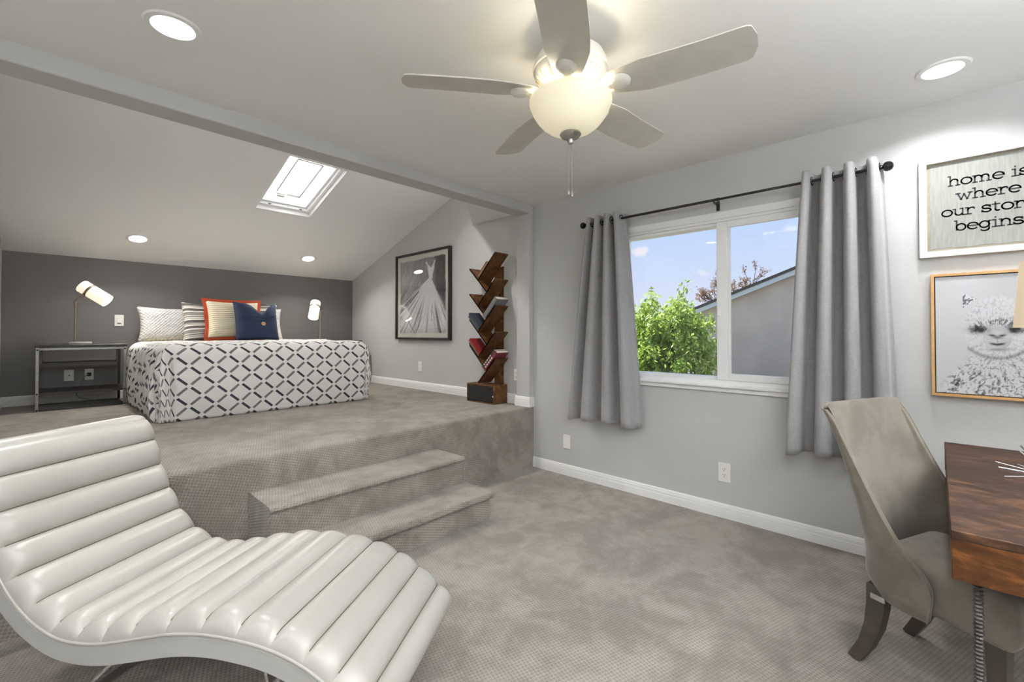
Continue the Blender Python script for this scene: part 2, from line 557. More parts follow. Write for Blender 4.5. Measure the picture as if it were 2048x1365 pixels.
# ------------------------------------------------------------------ mesh builder
class MB:
    def __init__(s):
        s.v, s.f, s.uv = [], [], None

    def add(s, vs, fs):
        o = len(s.v)
        s.v.extend(tuple(q) for q in vs)
        s.f.extend(tuple(i + o for i in f) for f in fs)
        return s

    def box(s, x0, x1, y0, y1, z0, z1, b=0.0):
        if x0 > x1: x0, x1 = x1, x0
        if y0 > y1: y0, y1 = y1, y0
        if z0 > z1: z0, z1 = z1, z0
        lo, hi = (x0, y0, z0), (x1, y1, z1)
        if b <= 0:
            vs = [(x, y, z) for x in (x0, x1) for y in (y0, y1) for z in (z0, z1)]
            return s.add(vs, [(0, 1, 3, 2), (4, 6, 7, 5), (0, 4, 5, 1), (2, 3, 7, 6), (0, 2, 6, 4), (1, 5, 7, 3)])
        b = min(b, 0.49 * min(hi[i] - lo[i] for i in range(3)))
        vs, idx = [], {}
        for c in range(8):
            bits = ((c >> 2) & 1, (c >> 1) & 1, c & 1)
            for ax in range(3):
                q = []
                for i in range(3):
                    val = hi[i] if bits[i] else lo[i]
                    if i != ax:
                        val += -b if bits[i] else b
                    q.append(val)
                idx[(bits, ax)] = len(vs)
                vs.append(q)
        fs = []
        for ax in range(3):
            o = [i for i in range(3) if i != ax]
            for side in (0, 1):
                ring = []
                for (p, q) in ((0, 0), (1, 0), (1, 1), (0, 1)):
                    bt = [0, 0, 0]
                    bt[ax], bt[o[0]], bt[o[1]] = side, p, q
                    ring.append(idx[(tuple(bt), ax)])
                fs.append(ring)
            # edges along ax
            for p in (0, 1):
                for q in (0, 1):
                    b0, b1 = [0, 0, 0], [0, 0, 0]
                    b0[o[0]] = b1[o[0]] = p
                    b0[o[1]] = b1[o[1]] = q
                    b0[ax], b1[ax] = 0, 1
                    b0, b1 = tuple(b0), tuple(b1)
                    fs.append([idx[(b0, o[0])], idx[(b1, o[0])], idx[(b1, o[1])], idx[(b0, o[1])]])
        for c in range(8):
            bits = ((c >> 2) & 1, (c >> 1) & 1, c & 1)
            fs.append([idx[(bits, 0)], idx[(bits, 1)], idx[(bits, 2)]])
        return s.add(vs, fs)

    def tube(s, pts, r, n=10, caps=True, closed=False):
        pts = [Vector(p) for p in pts]
        N = len(pts)
        rs = r if isinstance(r, (list, tuple)) else [r] * N
        tang = []
        for i in range(N):
            a = pts[i - 1] if (i > 0 or closed) else pts[i]
            b = pts[(i + 1) % N] if (i < N - 1 or closed) else pts[i]
            tang.append((b - a).normalized())
        t0 = tang[0]
        nrm = t0.orthogonal().normalized()
        vs, fs = [], []
        for i in range(N):
            t = tang[i]
            nrm = (nrm - t * nrm.dot(t))
            nrm = nrm.normalized() if nrm.length > 1e-6 else t.orthogonal().normalized()
            bn = t.cross(nrm)
            for k in range(n):
                a = 2 * PI * k / n
                vs.append(pts[i] + (nrm * math.cos(a) + bn * math.sin(a)) * rs[i])
        for i in range(N - 1 + (1 if closed else 0)):
            for k in range(n):
                k2 = (k + 1) % n
                j = (i + 1) % N
                fs.append((i * n + k, i * n + k2, j * n + k2, j * n + k))
        if caps and not closed:
            fs.append(tuple(reversed(range(n))))
            fs.append(tuple(range((N - 1) * n, N * n)))
        return s.add(vs, fs)

    def sweep(s, pts, w, h, side):
        """rectangular section: w along SIDE, h across; w and h scalars or lists"""
        pts = [Vector(p) for p in pts]
        N = len(pts)
        ws = w if isinstance(w, (list, tuple)) else [w] * N
        hs = h if isinstance(h, (list, tuple)) else [h] * N
        side = Vector(side).normalized()
        vs, fs = [], []
        for i in range(N):
            a, b = pts[max(0, i - 1)], pts[min(N - 1, i + 1)]
            t = (b - a).normalized()
            nn = t.cross(side).normalized()
            for (p, q) in ((-1, -1), (1, -1), (1, 1), (-1, 1)):
                vs.append(pts[i] + side * (p * ws[i] / 2) + nn * (q * hs[i] / 2))
        for i in range(N - 1):
            for k in range(4):
                k2 = (k + 1) % 4
                fs.append((i * 4 + k, i * 4 + k2, i * 4 + 4 + k2, i * 4 + 4 + k))
        fs.append((3, 2, 1, 0))
        fs.append(tuple((N - 1) * 4 + k for k in range(4)))
        return s.add(vs, fs)

    def lathe(s, prof, c=(0, 0, 0), n=32, M=None, caps=True):
        vs, fs = [], []
        for (r, z) in prof:
            for k in range(n):
                a = 2 * PI * k / n
                q = Vector((r * math.cos(a), r * math.sin(a), z))
                if M is not None:
                    q = M @ q
                vs.append(q + Vector(c))
        P = len(prof)
        for i in range(P - 1):
            for k in range(n):
                k2 = (k + 1) % n
                fs.append((i * n + k, i * n + k2, (i + 1) * n + k2, (i + 1) * n + k))
        if caps and prof[0][0] > 1e-6:
            fs.append(tuple(reversed(range(n))))
        if caps and prof[-1][0] > 1e-6:
            fs.append(tuple(range((P - 1) * n, P * n)))
        return s.add(vs, fs)

    def prism(s, poly, axis, a0, a1):
        """poly in the two other axes (x: (y,z); y: (x,z); z: (x,y))"""
        def mk(a, q):
            return {0: (a, q[0], q[1]), 1: (q[0], a, q[1]), 2: (q[0], q[1], a)}[axis]
        n = len(poly)
        vs = [mk(a0, q) for q in poly] + [mk(a1, q) for q in poly]
        fs = [tuple(range(n)), tuple(reversed(range(n, 2 * n)))]
        fs += [(i, (i + 1) % n, n + (i + 1) % n, n + i) for i in range(n)]
        return s.add(vs, fs)

    def grid(s, fn, nu, nv, uvfn=None):
        o = len(s.v)
        for j in range(nv + 1):
            for i in range(nu + 1):
                s.v.append(tuple(fn(i / nu, j / nv)))
        if uvfn:
            if s.uv is None:
                s.uv = {}
            for j in range(nv + 1):
                for i in range(nu + 1):
                    s.uv[o + j * (nu + 1) + i] = uvfn(i / nu, j / nv)
        for j in range(nv):
            for i in range(nu):
                a = o + j * (nu + 1) + i
                s.f.append((a, a + 1, a + nu + 2, a + nu + 1))
        return s

    def sphere(s, c, r, n=10, m=6):
        prof = [(max(1e-5, r * math.sin(PI * i / m)), -r * math.cos(PI * i / m)) for i in range(m + 1)]
        return s.lathe(prof, c, n)

    def xf(s, M):
        s.v = [tuple(M @ Vector(q)) for q in s.v]
        return s

    def shift(s, d):
        s.v = [(q[0] - d[0], q[1] - d[1], q[2] - d[2]) for q in s.v]
        return s

    def build(s, name, mat, parent=None, smooth=35.0, origin=None, fix=True):
        if origin is not None:
            s.shift(origin)
        me = bpy.data.meshes.new(name)
        me.from_pydata(s.v, [], s.f)
        if s.uv:
            lay = me.uv_layers.new(name='UVMap')
            for lp in me.loops:
                lay.data[lp.index].uv = s.uv.get(lp.vertex_index, (0, 0))
        if fix:
            bm = bmesh.new()
            bm.from_mesh(me)
            bmesh.ops.recalc_face_normals(bm, faces=bm.faces)
            bm.to_mesh(me)
            bm.free()
        me.update()
        if smooth:
            me.polygons.foreach_set('use_smooth', [True] * len(me.polygons))
            me.set_sharp_from_angle(angle=R(smooth))
        m = MATS[mat] if isinstance(mat, str) else mat
        me.materials.append(m)
        o = bpy.data.objects.new(name, me)
        scene.collection.objects.link(o)
        if parent is not None:
            o.parent = parent
        if origin is not None and parent is None:
            o.location = origin
        return o


def tag(o, label=None, cat=None, group=None, kind=None):
    if label: o['label'] = label
    if cat: o['category'] = cat
    if group: o['group'] = group
    if kind: o['kind'] = kind
    return o


def thing(name, label, cat, loc=(0, 0, 0), rotz=0.0, group=None, kind=None):
    o = bpy.data.objects.new(name, None)
    o.empty_display_size = 0.1
    scene.collection.objects.link(o)
    o.location = loc
    o.rotation_euler = (0, 0, rotz)
    return tag(o, label, cat, group, kind)


def copy_tree(o, parent=None):
    c = o.copy()
    scene.collection.objects.link(c)
    c.parent = parent
    for ch in list(o.children):
        copy_tree(ch, c)
    return c


def struct(name, mb, mat, label, cat='room'):
    return tag(mb.build(name, mat), label, cat, kind='structure')

# =================================================================== THE ROOM
XW, YP, YB, XL = 3.19, 2.741, 6.27, -0.24      # window wall, platform front, accent wall, alcove left wall
ZC, ZP = 2.445, 0.556                          # ceiling, platform
XR0, YR0 = -1.5, -1.7                          # unseen left and rear walls
SK = 0.3285                                    # pitch of the sloped ceiling


def zs(y):                                     # underside of the sloped ceiling
    return 2.006 + SK * (6.283 - y)


# floor and carpeted platform
struct('floor', MB().box(XR0, XW, YR0, YP + 0.02, -0.12, 0.0), 'carpet', 'grey looped carpet floor of the lower room', 'floor')
nose = [(YB, 0.0), (YP, 0.0), (YP, ZP - 0.030), (YP + 0.004, ZP - 0.014), (YP + 0.012, ZP - 0.005), (YP + 0.026, ZP), (YB, ZP)]
struct('platform', MB().prism(nose, 0, XL, XW), 'carpet', 'raised carpeted platform that carries the bed', 'platform')

st = thing('carpeted_steps', 'two carpeted steps leading up to the bed platform', 'steps', kind='structure')
p1 = [(YP, 0.0), (2.195, 0.0), (2.195, 0.138), (2.168, 0.140), (2.158, 0.150), (2.156, 0.165), (2.162, 0.180), (2.178, 0.187), (YP, 0.187)]
p2 = [(YP, 0.187), (2.428, 0.187), (2.428, 0.335), (2.414, 0.343), (2.408, 0.355), (2.414, 0.367), (2.430, 0.373), (YP, 0.373)]
MB().prism(p1, 0, 0.80, 2.098).build('step', 'carpet', st)
MB().prism(p2, 0, 0.80, 2.070).build('step', 'carpet', st)

# window wall with its opening
WY0, WY1, WZ0, WZ1 = 0.27, 1.83, 0.885, 2.03
T = 0.16
w = MB()
w.box(XW, XW + T, YR0 - 0.2, WY0, -0.12, 3.5)
w.box(XW, XW + T, WY1, YB + 0.2, -0.12, 3.5)
w.box(XW, XW + T, WY0, WY1, -0.12, WZ0)
w.box(XW, XW + T, WY0, WY1, WZ1, 3.5)
struct('wall_right', w, 'wall', 'light grey textured wall holding the window', 'wall')
struct('wall_back', MB().box(XL - 0.2, XW + 0.1, YB, YB + 0.16, 0.0, 2.3), 'accent', 'dark charcoal accent wall behind the bed', 'wall')
struct('wall_left', MB().box(XL - 0.16, XL, YP, YB + 0.1, 0.0, 3.5), 'wall', 'light grey side wall of the bed alcove at its far end', 'wall')
w = MB().box(XR0, XL - 0.16, YP, YP + 0.16, -0.12, 2.6)
w.box(XR0 - 0.16, XR0, YR0 - 0.2, YP + 0.16, -0.12, 2.6)
struct('wall_front', w, 'wall', 'light grey wall of the lower room beside the alcove', 'wall')
struct('wall_rear', MB().box(XR0 - 0.2, XW + 0.1, YR0 - 0.16, YR0, -0.12, 2.6), 'wall', 'light grey rear wall of the lower room', 'wall')
struct('ceiling', MB().box(XR0 - 0.16, XW + 0.05, YR0 - 0.16, YP + 0.10, ZC, ZC + 0.14), 'ceiling', 'flat white ceiling of the lower room with the fan', 'ceiling')

# sloped ceiling with the skylight hole (x 1.445..1.985, y 3.98..4.855)
KX0, KX1, KY0, KY1 = 1.443, 1.986, 3.981, 4.857
s_ = MB()


def slab(x0, x1, y0, y1, th=0.20):
    vs = []
    for x in (x0, x1):
        for y in (y0, y1):
            for dz in (0, th):
                vs.append((x, y, zs(y) + dz))
    s_.add(vs, [(0, 1, 3, 2), (4, 6, 7, 5), (0, 4, 5, 1), (2, 3, 7, 6), (0, 2, 6, 4), (1, 5, 7, 3)])


slab(XL - 0.1, KX0, 2.85, YB + 0.1)
slab(KX1, XW + 0.05, 2.85, YB + 0.1)
slab(KX0, KX1, 2.85, KY0)
slab(KX0, KX1, KY1, YB + 0.1)
struct('ceiling_sloped', s_, 'ceiling', 'sloped light grey ceiling above the bed alcove', 'ceiling')
struct('ceiling_beam', MB().box(XL - 0.1, XW + 0.02, YP, 2.900, 2.357, 3.45, 0.004), 'wall', 'long dropped ceiling beam over the platform edge', 'beam')
struct('trim_1', MB().box(3.130, XW + 0.02, YP, 2.900, ZP, 2.36, 0.003), 'wall', 'slim grey wall pilaster under the beam end by the bookshelf', 'pilaster')
# flat triangular drop in the corner of the sloped ceiling
struct('ceiling_corner', MB().prism([(2.47, 2.90), (XW + 0.02, 2.90), (XW + 0.02, 3.617)], 2, 2.404, 3.2), 'ceiling', 'small triangular flat ceiling drop above the bookshelf', 'ceiling')


# baseboards: stepped profile (distance from wall, height)
def base_profile(h=0.094):
    k = h / 0.094
    return [(0.0, 0.0), (0.014, 0.0), (0.014, 0.052 * k), (0.0105, 0.054 * k), (0.0105, 0.058 * k), (0.013, 0.060 * k), (0.0125, 0.074 * k), (0.008, 0.076 * k),
            (0.008, 0.079 * k), (0.009, 0.081 * k), (0.0075, 0.090 * k), (0.004, 0.094 * k), (0.0, 0.094 * k)]


def base_along_y(x, sgn, y0, y1, z):
    return MB().prism([(x + sgn * d, z + h) for d, h in base_profile()], 1, y0, y1)


def base_along_x(y, sgn, x0, x1, z):
    return MB().prism([(y + sgn * d, z + h) for d, h in base_profile()], 0, x0, x1)


struct('baseboard_right', base_along_y(XW, -1, YR0, YP - 0.002, 0.0), 'trim', 'white moulded baseboard under the window', 'baseboard')
struct('baseboard_alcove', base_along_y(XW, -1, 2.9, YB, ZP), 'trim', 'white moulded baseboard along the alcove wall by the bookshelf', 'baseboard')
struct('baseboard_back', base_along_x(YB, -1, XL, XW, ZP), 'trim', 'white moulded baseboard at the foot of the dark accent wall', 'baseboard')
struct('baseboard_left', base_along_y(XL, 1, YP + 0.05, YB, ZP), 'trim', 'white moulded baseboard in the far corner beyond the nightstand', 'baseboard')
b_ = base_along_y(3.130, -1, YP - 0.0135, 2.9135, ZP)
b_.prism([(YP - d, ZP + h) for d, h in base_profile()], 0, 3.1165, XW)
b_.prism([(2.9 + d, ZP + h) for d, h in base_profile()], 0, 3.1165, XW)
struct('baseboard_pilaster', b_, 'trim', 'white baseboard wrapped round the slim pilaster', 'baseboard')

# ------------------------------------------------------------------- window
win = thing('window_1', 'white vinyl sliding window with two panes', 'window', kind='structure')
XF = 3.178
f_ = MB()
# outer frame: stepped head, jambs, sill track
f_.box(XF, XW + 0.10, WY0 - 0.045, WY1 + 0.045, 2.022, 2.072, 0.004)
f_.build('head_trim', 'vinyl', win)
f_ = MB()
f_.box(XF + 0.008, XW + 0.10, WY0, WY1, 2.003, 2.022, 0.002)
f_.box(XF + 0.022, XW + 0.10, WY0, WY1, 1.981, 2.003, 0.002)
f_.box(XF + 0.022, XW + 0.10, WY0, WY0 + 0.045, 0.94, 2.0, 0.002)
f_.box(XF + 0.022, XW + 0.10, WY1 - 0.045, WY1, 0.94, 2.0, 0.002)
f_.box(XF + 0.010, XW + 0.10, WY0, WY1, 0.895, 0.925, 0.002)
f_.box(XF + 0.022, XW + 0.10, WY0, WY1, 0.925, 0.944, 0.002)
f_.build('window_frame', 'vinyl', win)
sf = MB()
sx0, sx1 = XF + 0.004, XF + 0.034
sf.box(sx0, sx1, 1.018, 1.087, 0.926, 2.001, 0.003)
sf.box(sx0, sx1, WY0 + 0.02, 1.018, 1.958, 2.001, 0.003)
sf.box(sx0, sx1, WY0 + 0.02, 1.018, 0.926, 0.972, 0.003)
sf.box(sx0, sx1, WY0 + 0.02, WY0 + 0.075, 0.926, 2.001, 0.003)
sash = sf.build('sash_frame', 'vinyl', win)
MB().box(sx0 + 0.006, sx1 - 0.004, 1.001, 1.0175, 0.972, 1.958, 0.002).build('glazing_bead', 'vinyl', sash)
MB().box(sx0 - 0.012, sx0 + 0.001, 1.060, 1.082, 1.36, 1.42, 0.003).build('latch', 'vinyl', sash)
MB().box(XF + 0.020, XF + 0.024, WY0 + 0.06, 1.02, 0.965, 1.965).build('pane', 'glass', win)
MB().box(XF + 0.060, XF + 0.064, 1.04, WY1 - 0.04, 0.935, 1.985).build('pane', 'glass', win)
MB().box(XF + 0.052, XF + 0.085, 1.03, 1.06, 0.935, 1.985, 0.002).build('meeting_rail', 'vinyl', win)
MB().box(3.154, XW + 0.10, WY0 - 0.06, WY1 + 0.06, 0.876, 0.896, 0.005).build('window_sill', 'trim', win)
MB().box(3.173, XW, WY0 - 0.045, WY1 + 0.045, 0.846, 0.876, 0.003).build('sill_apron', 'trim', win)

# ------------------------------------------------------------------- skylight
sky = thing('window_2', 'white framed skylight set into the sloped ceiling', 'skylight', kind='structure')
nrm = Vector((0, SK, 1)).normalized()
tan = Vector((0, 1, -SK)).normalized()


def sk(x, y, d):                               # point at plan (x, y) on the slope, d outward along the slope normal
    q = Vector((x, y, zs(y))) + nrm * d
    return q


def sk_frame(x0, x1, y0, y1, wd, d0, d1):
    m = MB()
    for (a0, a1, c0, c1) in ((x0, x1, y0, y0 + wd), (x0, x1, y1 - wd, y1), (x0, x0 + wd, y0 + wd, y1 - wd), (x1 - wd, x1, y0 + wd, y1 - wd)):
        vs = [sk(x, y, d) for x in (a0, a1) for y in (c0, c1) for d in (d0, d1)]
        m.add(vs, [(0, 1, 3, 2), (4, 6, 7, 5), (0, 4, 5, 1), (2, 3, 7, 6), (0, 2, 6, 4), (1, 5, 7, 3)])
    return m


sk_frame(KX0, KX1, KY0, KY1, 0.012, -0.002, 0.20).build('skylight_lining', 'trim', sky)
sk_frame(KX0 + 0.012, KX1 - 0.012, KY0 + 0.012, KY1 - 0.012, 0.030, 0.045, 0.22).build('skylight_frame', 'vinyl', sky)
sk_frame(KX0 + 0.042, KX1 - 0.042, KY0 + 0.042, KY1 - 0.042, 0.020, 0.075, 0.24).build('skylight_frame', 'vinyl', sky)
sash2 = sk_frame(KX0 + 0.062, KX1 - 0.062, KY0 + 0.062, KY1 - 0.062, 0.095, 0.115, 0.122).build('sash_frame', 'acrylic', sky)
MB().add([sk(x, y, 0.255) for x in (KX0, KX1) for y in (KY0, KY1)], [(0, 1, 3, 2)]).build('pane', 'frosted', sky)
sk_frame(KX0 + 0.155, KX1 - 0.155, KY0 + 0.155, KY1 - 0.155, 0.007, 0.108, 0.126).build('gasket', 'gasket', sash2)
hd = MB()
c0 = sk(KX0 + 0.20, KY1 - 0.16, 0.105)
for (dx, dy, sx, sy, dd, th) in ((0, 0, 0.07, 0.03, 0.0, 0.025), (0.0, -0.03, 0.10, 0.012, 0.0, 0.018)):
    vs = [c0 + Vector((dx + a * sx / 2, 0, 0)) + tan * (dy + b * sy / 2) - nrm * (th * c) for a in (-1, 1) for b in (-1, 1) for c in (0, 1)]
    hd.add(vs, [(0, 1, 3, 2), (4, 6, 7, 5), (0, 4, 5, 1), (2, 3, 7, 6), (0, 2, 6, 4), (1, 5, 7, 3)])
hd.build('operator_handle', 'plastic', sash2)
for i in range(2):
    c1 = sk(KX0 + 0.13 + 0.30 * i, KY1 - 0.055, 0.044)
    MB().tube([c1 - Vector((0.012, 0, 0)), c1 + Vector((0.012, 0, 0))], 0.005, 8).build('screw', 'dark_metal', sky)

# ------------------------------------------------------------------- recessed downlights


def downlight(label, loc, normal, mat, ro=0.096, ri=0.068):
    t = thing('downlight', label, 'ceiling light', loc, group='recessed ceiling lights')
    M = Vector(normal).to_track_quat('Z', 'Y').to_matrix()
    MB().lathe([(ri, -0.004), (ri + 0.004, 0.006), (ro - 0.006, 0.005), (ro, 0.0), (ro, -0.006), (ri, -0.006)], (0, 0, 0), 48, M, False).build('trim_ring', 'trim', t)
    MB().lathe([(1e-5, 0.0030), (ri * 0.7, 0.0026), (ri - 0.001, 0.0)], (0, 0, 0), 40, M, False).build('diffuser', mat, t, fix=False)
    al = bpy.data.lights.new('downlight_led', 'AREA')
    al.shape = 'DISK'
    al.size = 2 * ri * 0.95
    al.energy = DOWNLIGHT if mat == 'lens' else ALCOVELIGHT
    al.color = (0.97, 0.985, 1.0) if mat == 'lens' else (1.0, 0.965, 0.92)
    al.spread = R(140)
    ao = bpy.data.objects.new('downlight_led', al)
    scene.collection.objects.link(ao)
    ao.parent = t
    ao.location = Vector(normal) * 0.008
    ao.rotation_euler = (-Vector(normal)).to_track_quat('Z', 'Y').to_euler()
    return t


dn = (0, 0, -1)
sn = tuple(-nrm)
downlight('large lit recessed ceiling light between the fan and the long beam', (0.351, 2.155, ZC - 0.001), dn, 'lens')
downlight('lit recessed ceiling light above the framed lettering sign', (2.810, -0.032, ZC - 0.001), dn, 'lens')
for (x, y, lb) in ((0.67, 5.748, 'small lit recessed light in the sloped ceiling above the nightstand lamp and white pillow'), (2.333, 5.748, 'small lit recessed light in the sloped ceiling above the bed lamp by the dress picture')):
    downlight(lb, (x, y, zs(y) - 0.001), sn, 'lens_alcove')
for (x, y, lb) in ((0.67, 3.30, 'recessed light high in the sloped ceiling, hidden behind the beam on the nightstand side'), (2.333, 3.30, 'recessed light high in the sloped ceiling, hidden behind the beam on the bookshelf side')):
    downlight(lb, (x, y, zs(y) - 0.001), sn, 'lens_alcove')
# the same fittings added out of view behind the camera to brighten the room
downlight('added fill light in the unseen ceiling above the camera', (0.351, -0.032, ZC - 0.001), dn, 'lens')
downlight('added fill light in the unseen ceiling near the rear wall', (1.6, -1.1, ZC - 0.001), dn, 'lens')
downlight('added fill light in the ceiling of the unseen rear corner', (-0.85, -1.0, ZC - 0.001), dn, 'lens')
downlight('added fill light in the ceiling near the unseen side wall', (-0.85, 1.06, ZC - 0.001), dn, 'lens')


# two unseen lamps added behind the camera to fill walls and ceiling with light


def fill_uplight(label, x, y):
    t = thing('fill_lamp', label, 'lamp', (x, y, 0), group='added fill lamps')
    MB().lathe([(1e-5, 0.0), (0.14, 0.0), (0.14, 0.014), (0.03, 0.030), (0.013, 0.05), (0.013, 1.60), (1e-5, 1.60)], n=28).build('pole', 'dark_metal', t)
    MB().lathe([(0.014, 1.58), (0.06, 1.595), (0.13, 1.64), (0.165, 1.70), (0.172, 1.775), (0.168, 1.775), (0.161, 1.70), (0.127, 1.646), (0.06, 1.603), (1e-5, 1.60)], n=32).build('bowl', 'fan_white', t)
    bl = bpy.data.lights.new('fill_lamp_bulb', 'POINT')
    bl.energy = FILL_LAMP
    bl.color = (0.91, 0.955, 1.0)
    bl.shadow_soft_size = 0.05
    bo = bpy.data.objects.new('fill_lamp_bulb', bl)
    scene.collection.objects.link(bo)
    bo.parent = t
    bo.location = (0, 0, 1.700)


fill_uplight('added fill lamp, unseen in the rear corner behind the camera', -1.0, -1.2)
fill_uplight('added fill lamp, unseen by the rear wall behind the camera', 0.9, -1.35)

# ------------------------------------------------------------------- wall plates
def plate(name, label, cat, wall, a, z, w_=0.072, h=0.118, kind='outlet', group='wall plates'):
    """wall 'x': on plane X=a0 facing -X, a = (plane, y); wall 'y': on plane Y facing -Y, a = (plane, x)"""
    t = thing(name, label, cat, group=group)

    def B(u0, u1, d0, d1, z0, z1, b=0.0):
        if wall == 'x':
            return MB().box(a[0] - d1, a[0] - d0, a[1] + u0, a[1] + u1, z + z0, z + z1, b)
        return MB().box(a[1] + u0, a[1] + u1, a[0] - d1, a[0] - d0, z + z0, z + z1, b)
    B(-w_ / 2, w_ / 2, 0, 0.006, -h / 2, h / 2, 0.003).build('cover_plate', 'plastic', t)
    if kind == 'outlet':
        for s in (-1, 1):
            r = B(-0.017, 0.017, 0.005, 0.008, s * 0.020 - 0.0145, s * 0.020 + 0.0145, 0.001).build('receptacle', 'plastic', t)
            for k in (-1, 1):
                B(k * 0.0065 - 0.0014, k * 0.0065 + 0.0014, 0.007, 0.0085, s * 0.020 + 0.000, s * 0.020 + 0.009).build('slot', 'slot', r)
            B(-0.0025, 0.0025, 0.007, 0.0085, s * 0.020 - 0.010, s * 0.020 - 0.005).build('slot', 'slot', r)
    elif kind == 'switch':
        r = B(-0.017, 0.017, 0.005, 0.010, -0.033, 0.033, 0.002).build('rocker', 'plastic', t)
        B(-0.013, 0.013, 0.009, 0.0115, -0.031, -0.026, 0.0005).build('dimmer_bar', 'slot', r)
    elif kind == 'coax':
        B(-0.005, 0.005, 0.005, 0.012, -0.005, 0.005, 0.002).build('cable_jack', 'slot', t)
    return t


plate('wall_outlet', 'white double outlet plate on the wall under the window', 'outlet', 'x', (XW, 1.046), 0.304, 0.080, 0.128)
plate('blank_plate', 'blank white wall plate below the curtain nearest the platform', 'wall plate', 'x', (XW, 2.355), 0.291, 0.080, 0.122, kind='blank')
plate('wall_outlet', 'white outlet plate under the framed dress picture', 'outlet', 'x', (XW, 4.55), 0.836, 0.075, 0.120)
plate('wall_outlet', 'white outlet plate between the bookshelf and the pilaster', 'outlet', 'x', (XW, 2.955), 0.836, 0.072, 0.110)
plate('light_switch', 'white rocker switch plate on the dark wall between lamp and pillow', 'switch', 'y', (YB, 0.585), 1.374, 0.075, 0.120, kind='switch')
plate('cable_plate', 'white cable plate with a round jack seen through the nightstand', 'wall plate', 'y', (YB, 0.213), 0.820, 0.072, 0.112, kind='coax')
plate('wall_outlet', 'white outlet with a plugged cord seen through the nightstand', 'outlet', 'y', (YB, 0.360), 0.822, 0.068, 0.112)

# =================================================================== CEILING FAN
FX, FY = 1.47, 1.066
fan = thing('ceiling_fan', 'white five-blade ceiling fan with a lit glass bowl and pull chains', 'ceiling fan', (FX, FY, 0))
MB().lathe([(1e-5, 2.445), (0.068, 2.445), (0.070, 2.432), (0.058, 2.414), (0.024, 2.404), (0.019, 2.402), (0.019, 2.37), (1e-5, 2.37)], n=40).build('canopy', 'fan_white', fan)
MB().lathe([(1e-5, 2.392), (0.050, 2.392), (0.100, 2.384), (0.132, 2.362), (0.147, 2.330), (0.1485, 2.318), (0.1525, 2.315), (0.1525, 2.306), (0.148, 2.302), (0.146, 2.290),
            (0.136, 2.268), (0.105, 2.240), (0.098, 2.232), (0.060, 2.230), (1e-5, 2.230)], n=56).build('motor_housing', 'fan_white', fan)
for k in range(35):
    a = 2 * PI * (k + 0.5) / 35
    if k % 7 == 2:
        continue
    Ms = Matrix.Rotation(a, 4, 'Z')
    p0, p1 = Vector((0.139, 0, 2.2715)), Vector((0.1115, 0, 2.2465))
    d = (p1 - p0).normalized()
    nn = Vector((d.z, 0, -d.x))
    if nn.z > 0: nn = -nn
    m = MB().tube([p0 - nn * 0.0030, p1 - nn * 0.0030], 0.0056, 8)
    m.xf(Ms)
    m.build('vent_slot', 'vent', fan)
MB().lathe([(1e-5, 2.232), (0.072, 2.232), (0.076, 2.222), (0.076, 2.160), (0.070, 2.150), (1e-5, 2.150)], n=40).build('light_fitter', 'fan_white', fan)
for k in range(3):
    a = 2 * PI * k / 3 + 0.5
    bl = bpy.data.lights.new('fan_bulb', 'POINT')
    bl.energy = FANBULB / 3
    bl.color = (1.0, 0.9, 0.74)
    bl.shadow_soft_size = 0.022
    bo = bpy.data.objects.new('fan_bulb', bl)
    scene.collection.objects.link(bo)
    bo.parent = fan
    bo.location = (0.115 * math.cos(a), 0.115 * math.sin(a), 2.176)
MB().lathe([(0.150, 2.196), (0.161, 2.193), (0.1655, 2.184), (0.1655, 2.172), (0.160, 2.158), (0.152, 2.138), (0.138, 2.115), (0.118, 2.091), (0.092, 2.071), (0.062, 2.058), (0.030, 2.052), (1e-5, 2.051)], n=64, caps=False).build('glass_bowl', 'bowl', fan, smooth=60)
fin = MB().lathe([(1e-5, 2.054), (0.040, 2.054), (0.043, 2.048), (0.036, 2.038), (0.020, 2.031), (0.012, 2.028), (0.013, 2.020), (0.010, 2.012), (1e-5, 2.008)], n=32).build('finial', 'nickel', fan)
for (dx, dy, zb) in ((0.004, -0.004, 1.815), (-0.006, 0.005, 1.822)):
    c = MB()
    z = 2.012
    while z > zb:
        c.sphere((dx, dy, z), 0.0021, 6, 4)
        z -= 0.0058
    c.tube([(dx, dy, 2.012), (dx, dy, zb)], 0.0007, 5)
    c.lathe([(1e-5, zb + 0.004), (0.0035, zb - 0.004), (0.003, zb - 0.016), (1e-5, zb - 0.018)], (dx, dy, 0), 8)
    c.build('pull_chain', 'chain', fan)


def blade_outline(t):
    """half widths (leading, trailing) along t 0..1"""
    base = 0.045 + 0.036 * min(1, t / 0.30) ** 0.8 - 0.010 * max(0, t - 0.45)
    tip = 1.0
    if t > 0.93:
        tip = math.sqrt(max(0.0, 1 - ((t - 0.93) / 0.07) ** 2)) * 0.55 + 0.45 * (1 if t < 1 else 0.75)
    if t < 0.05:
        tip = 0.62 + 0.38 * (t / 0.05)
    return base * tip


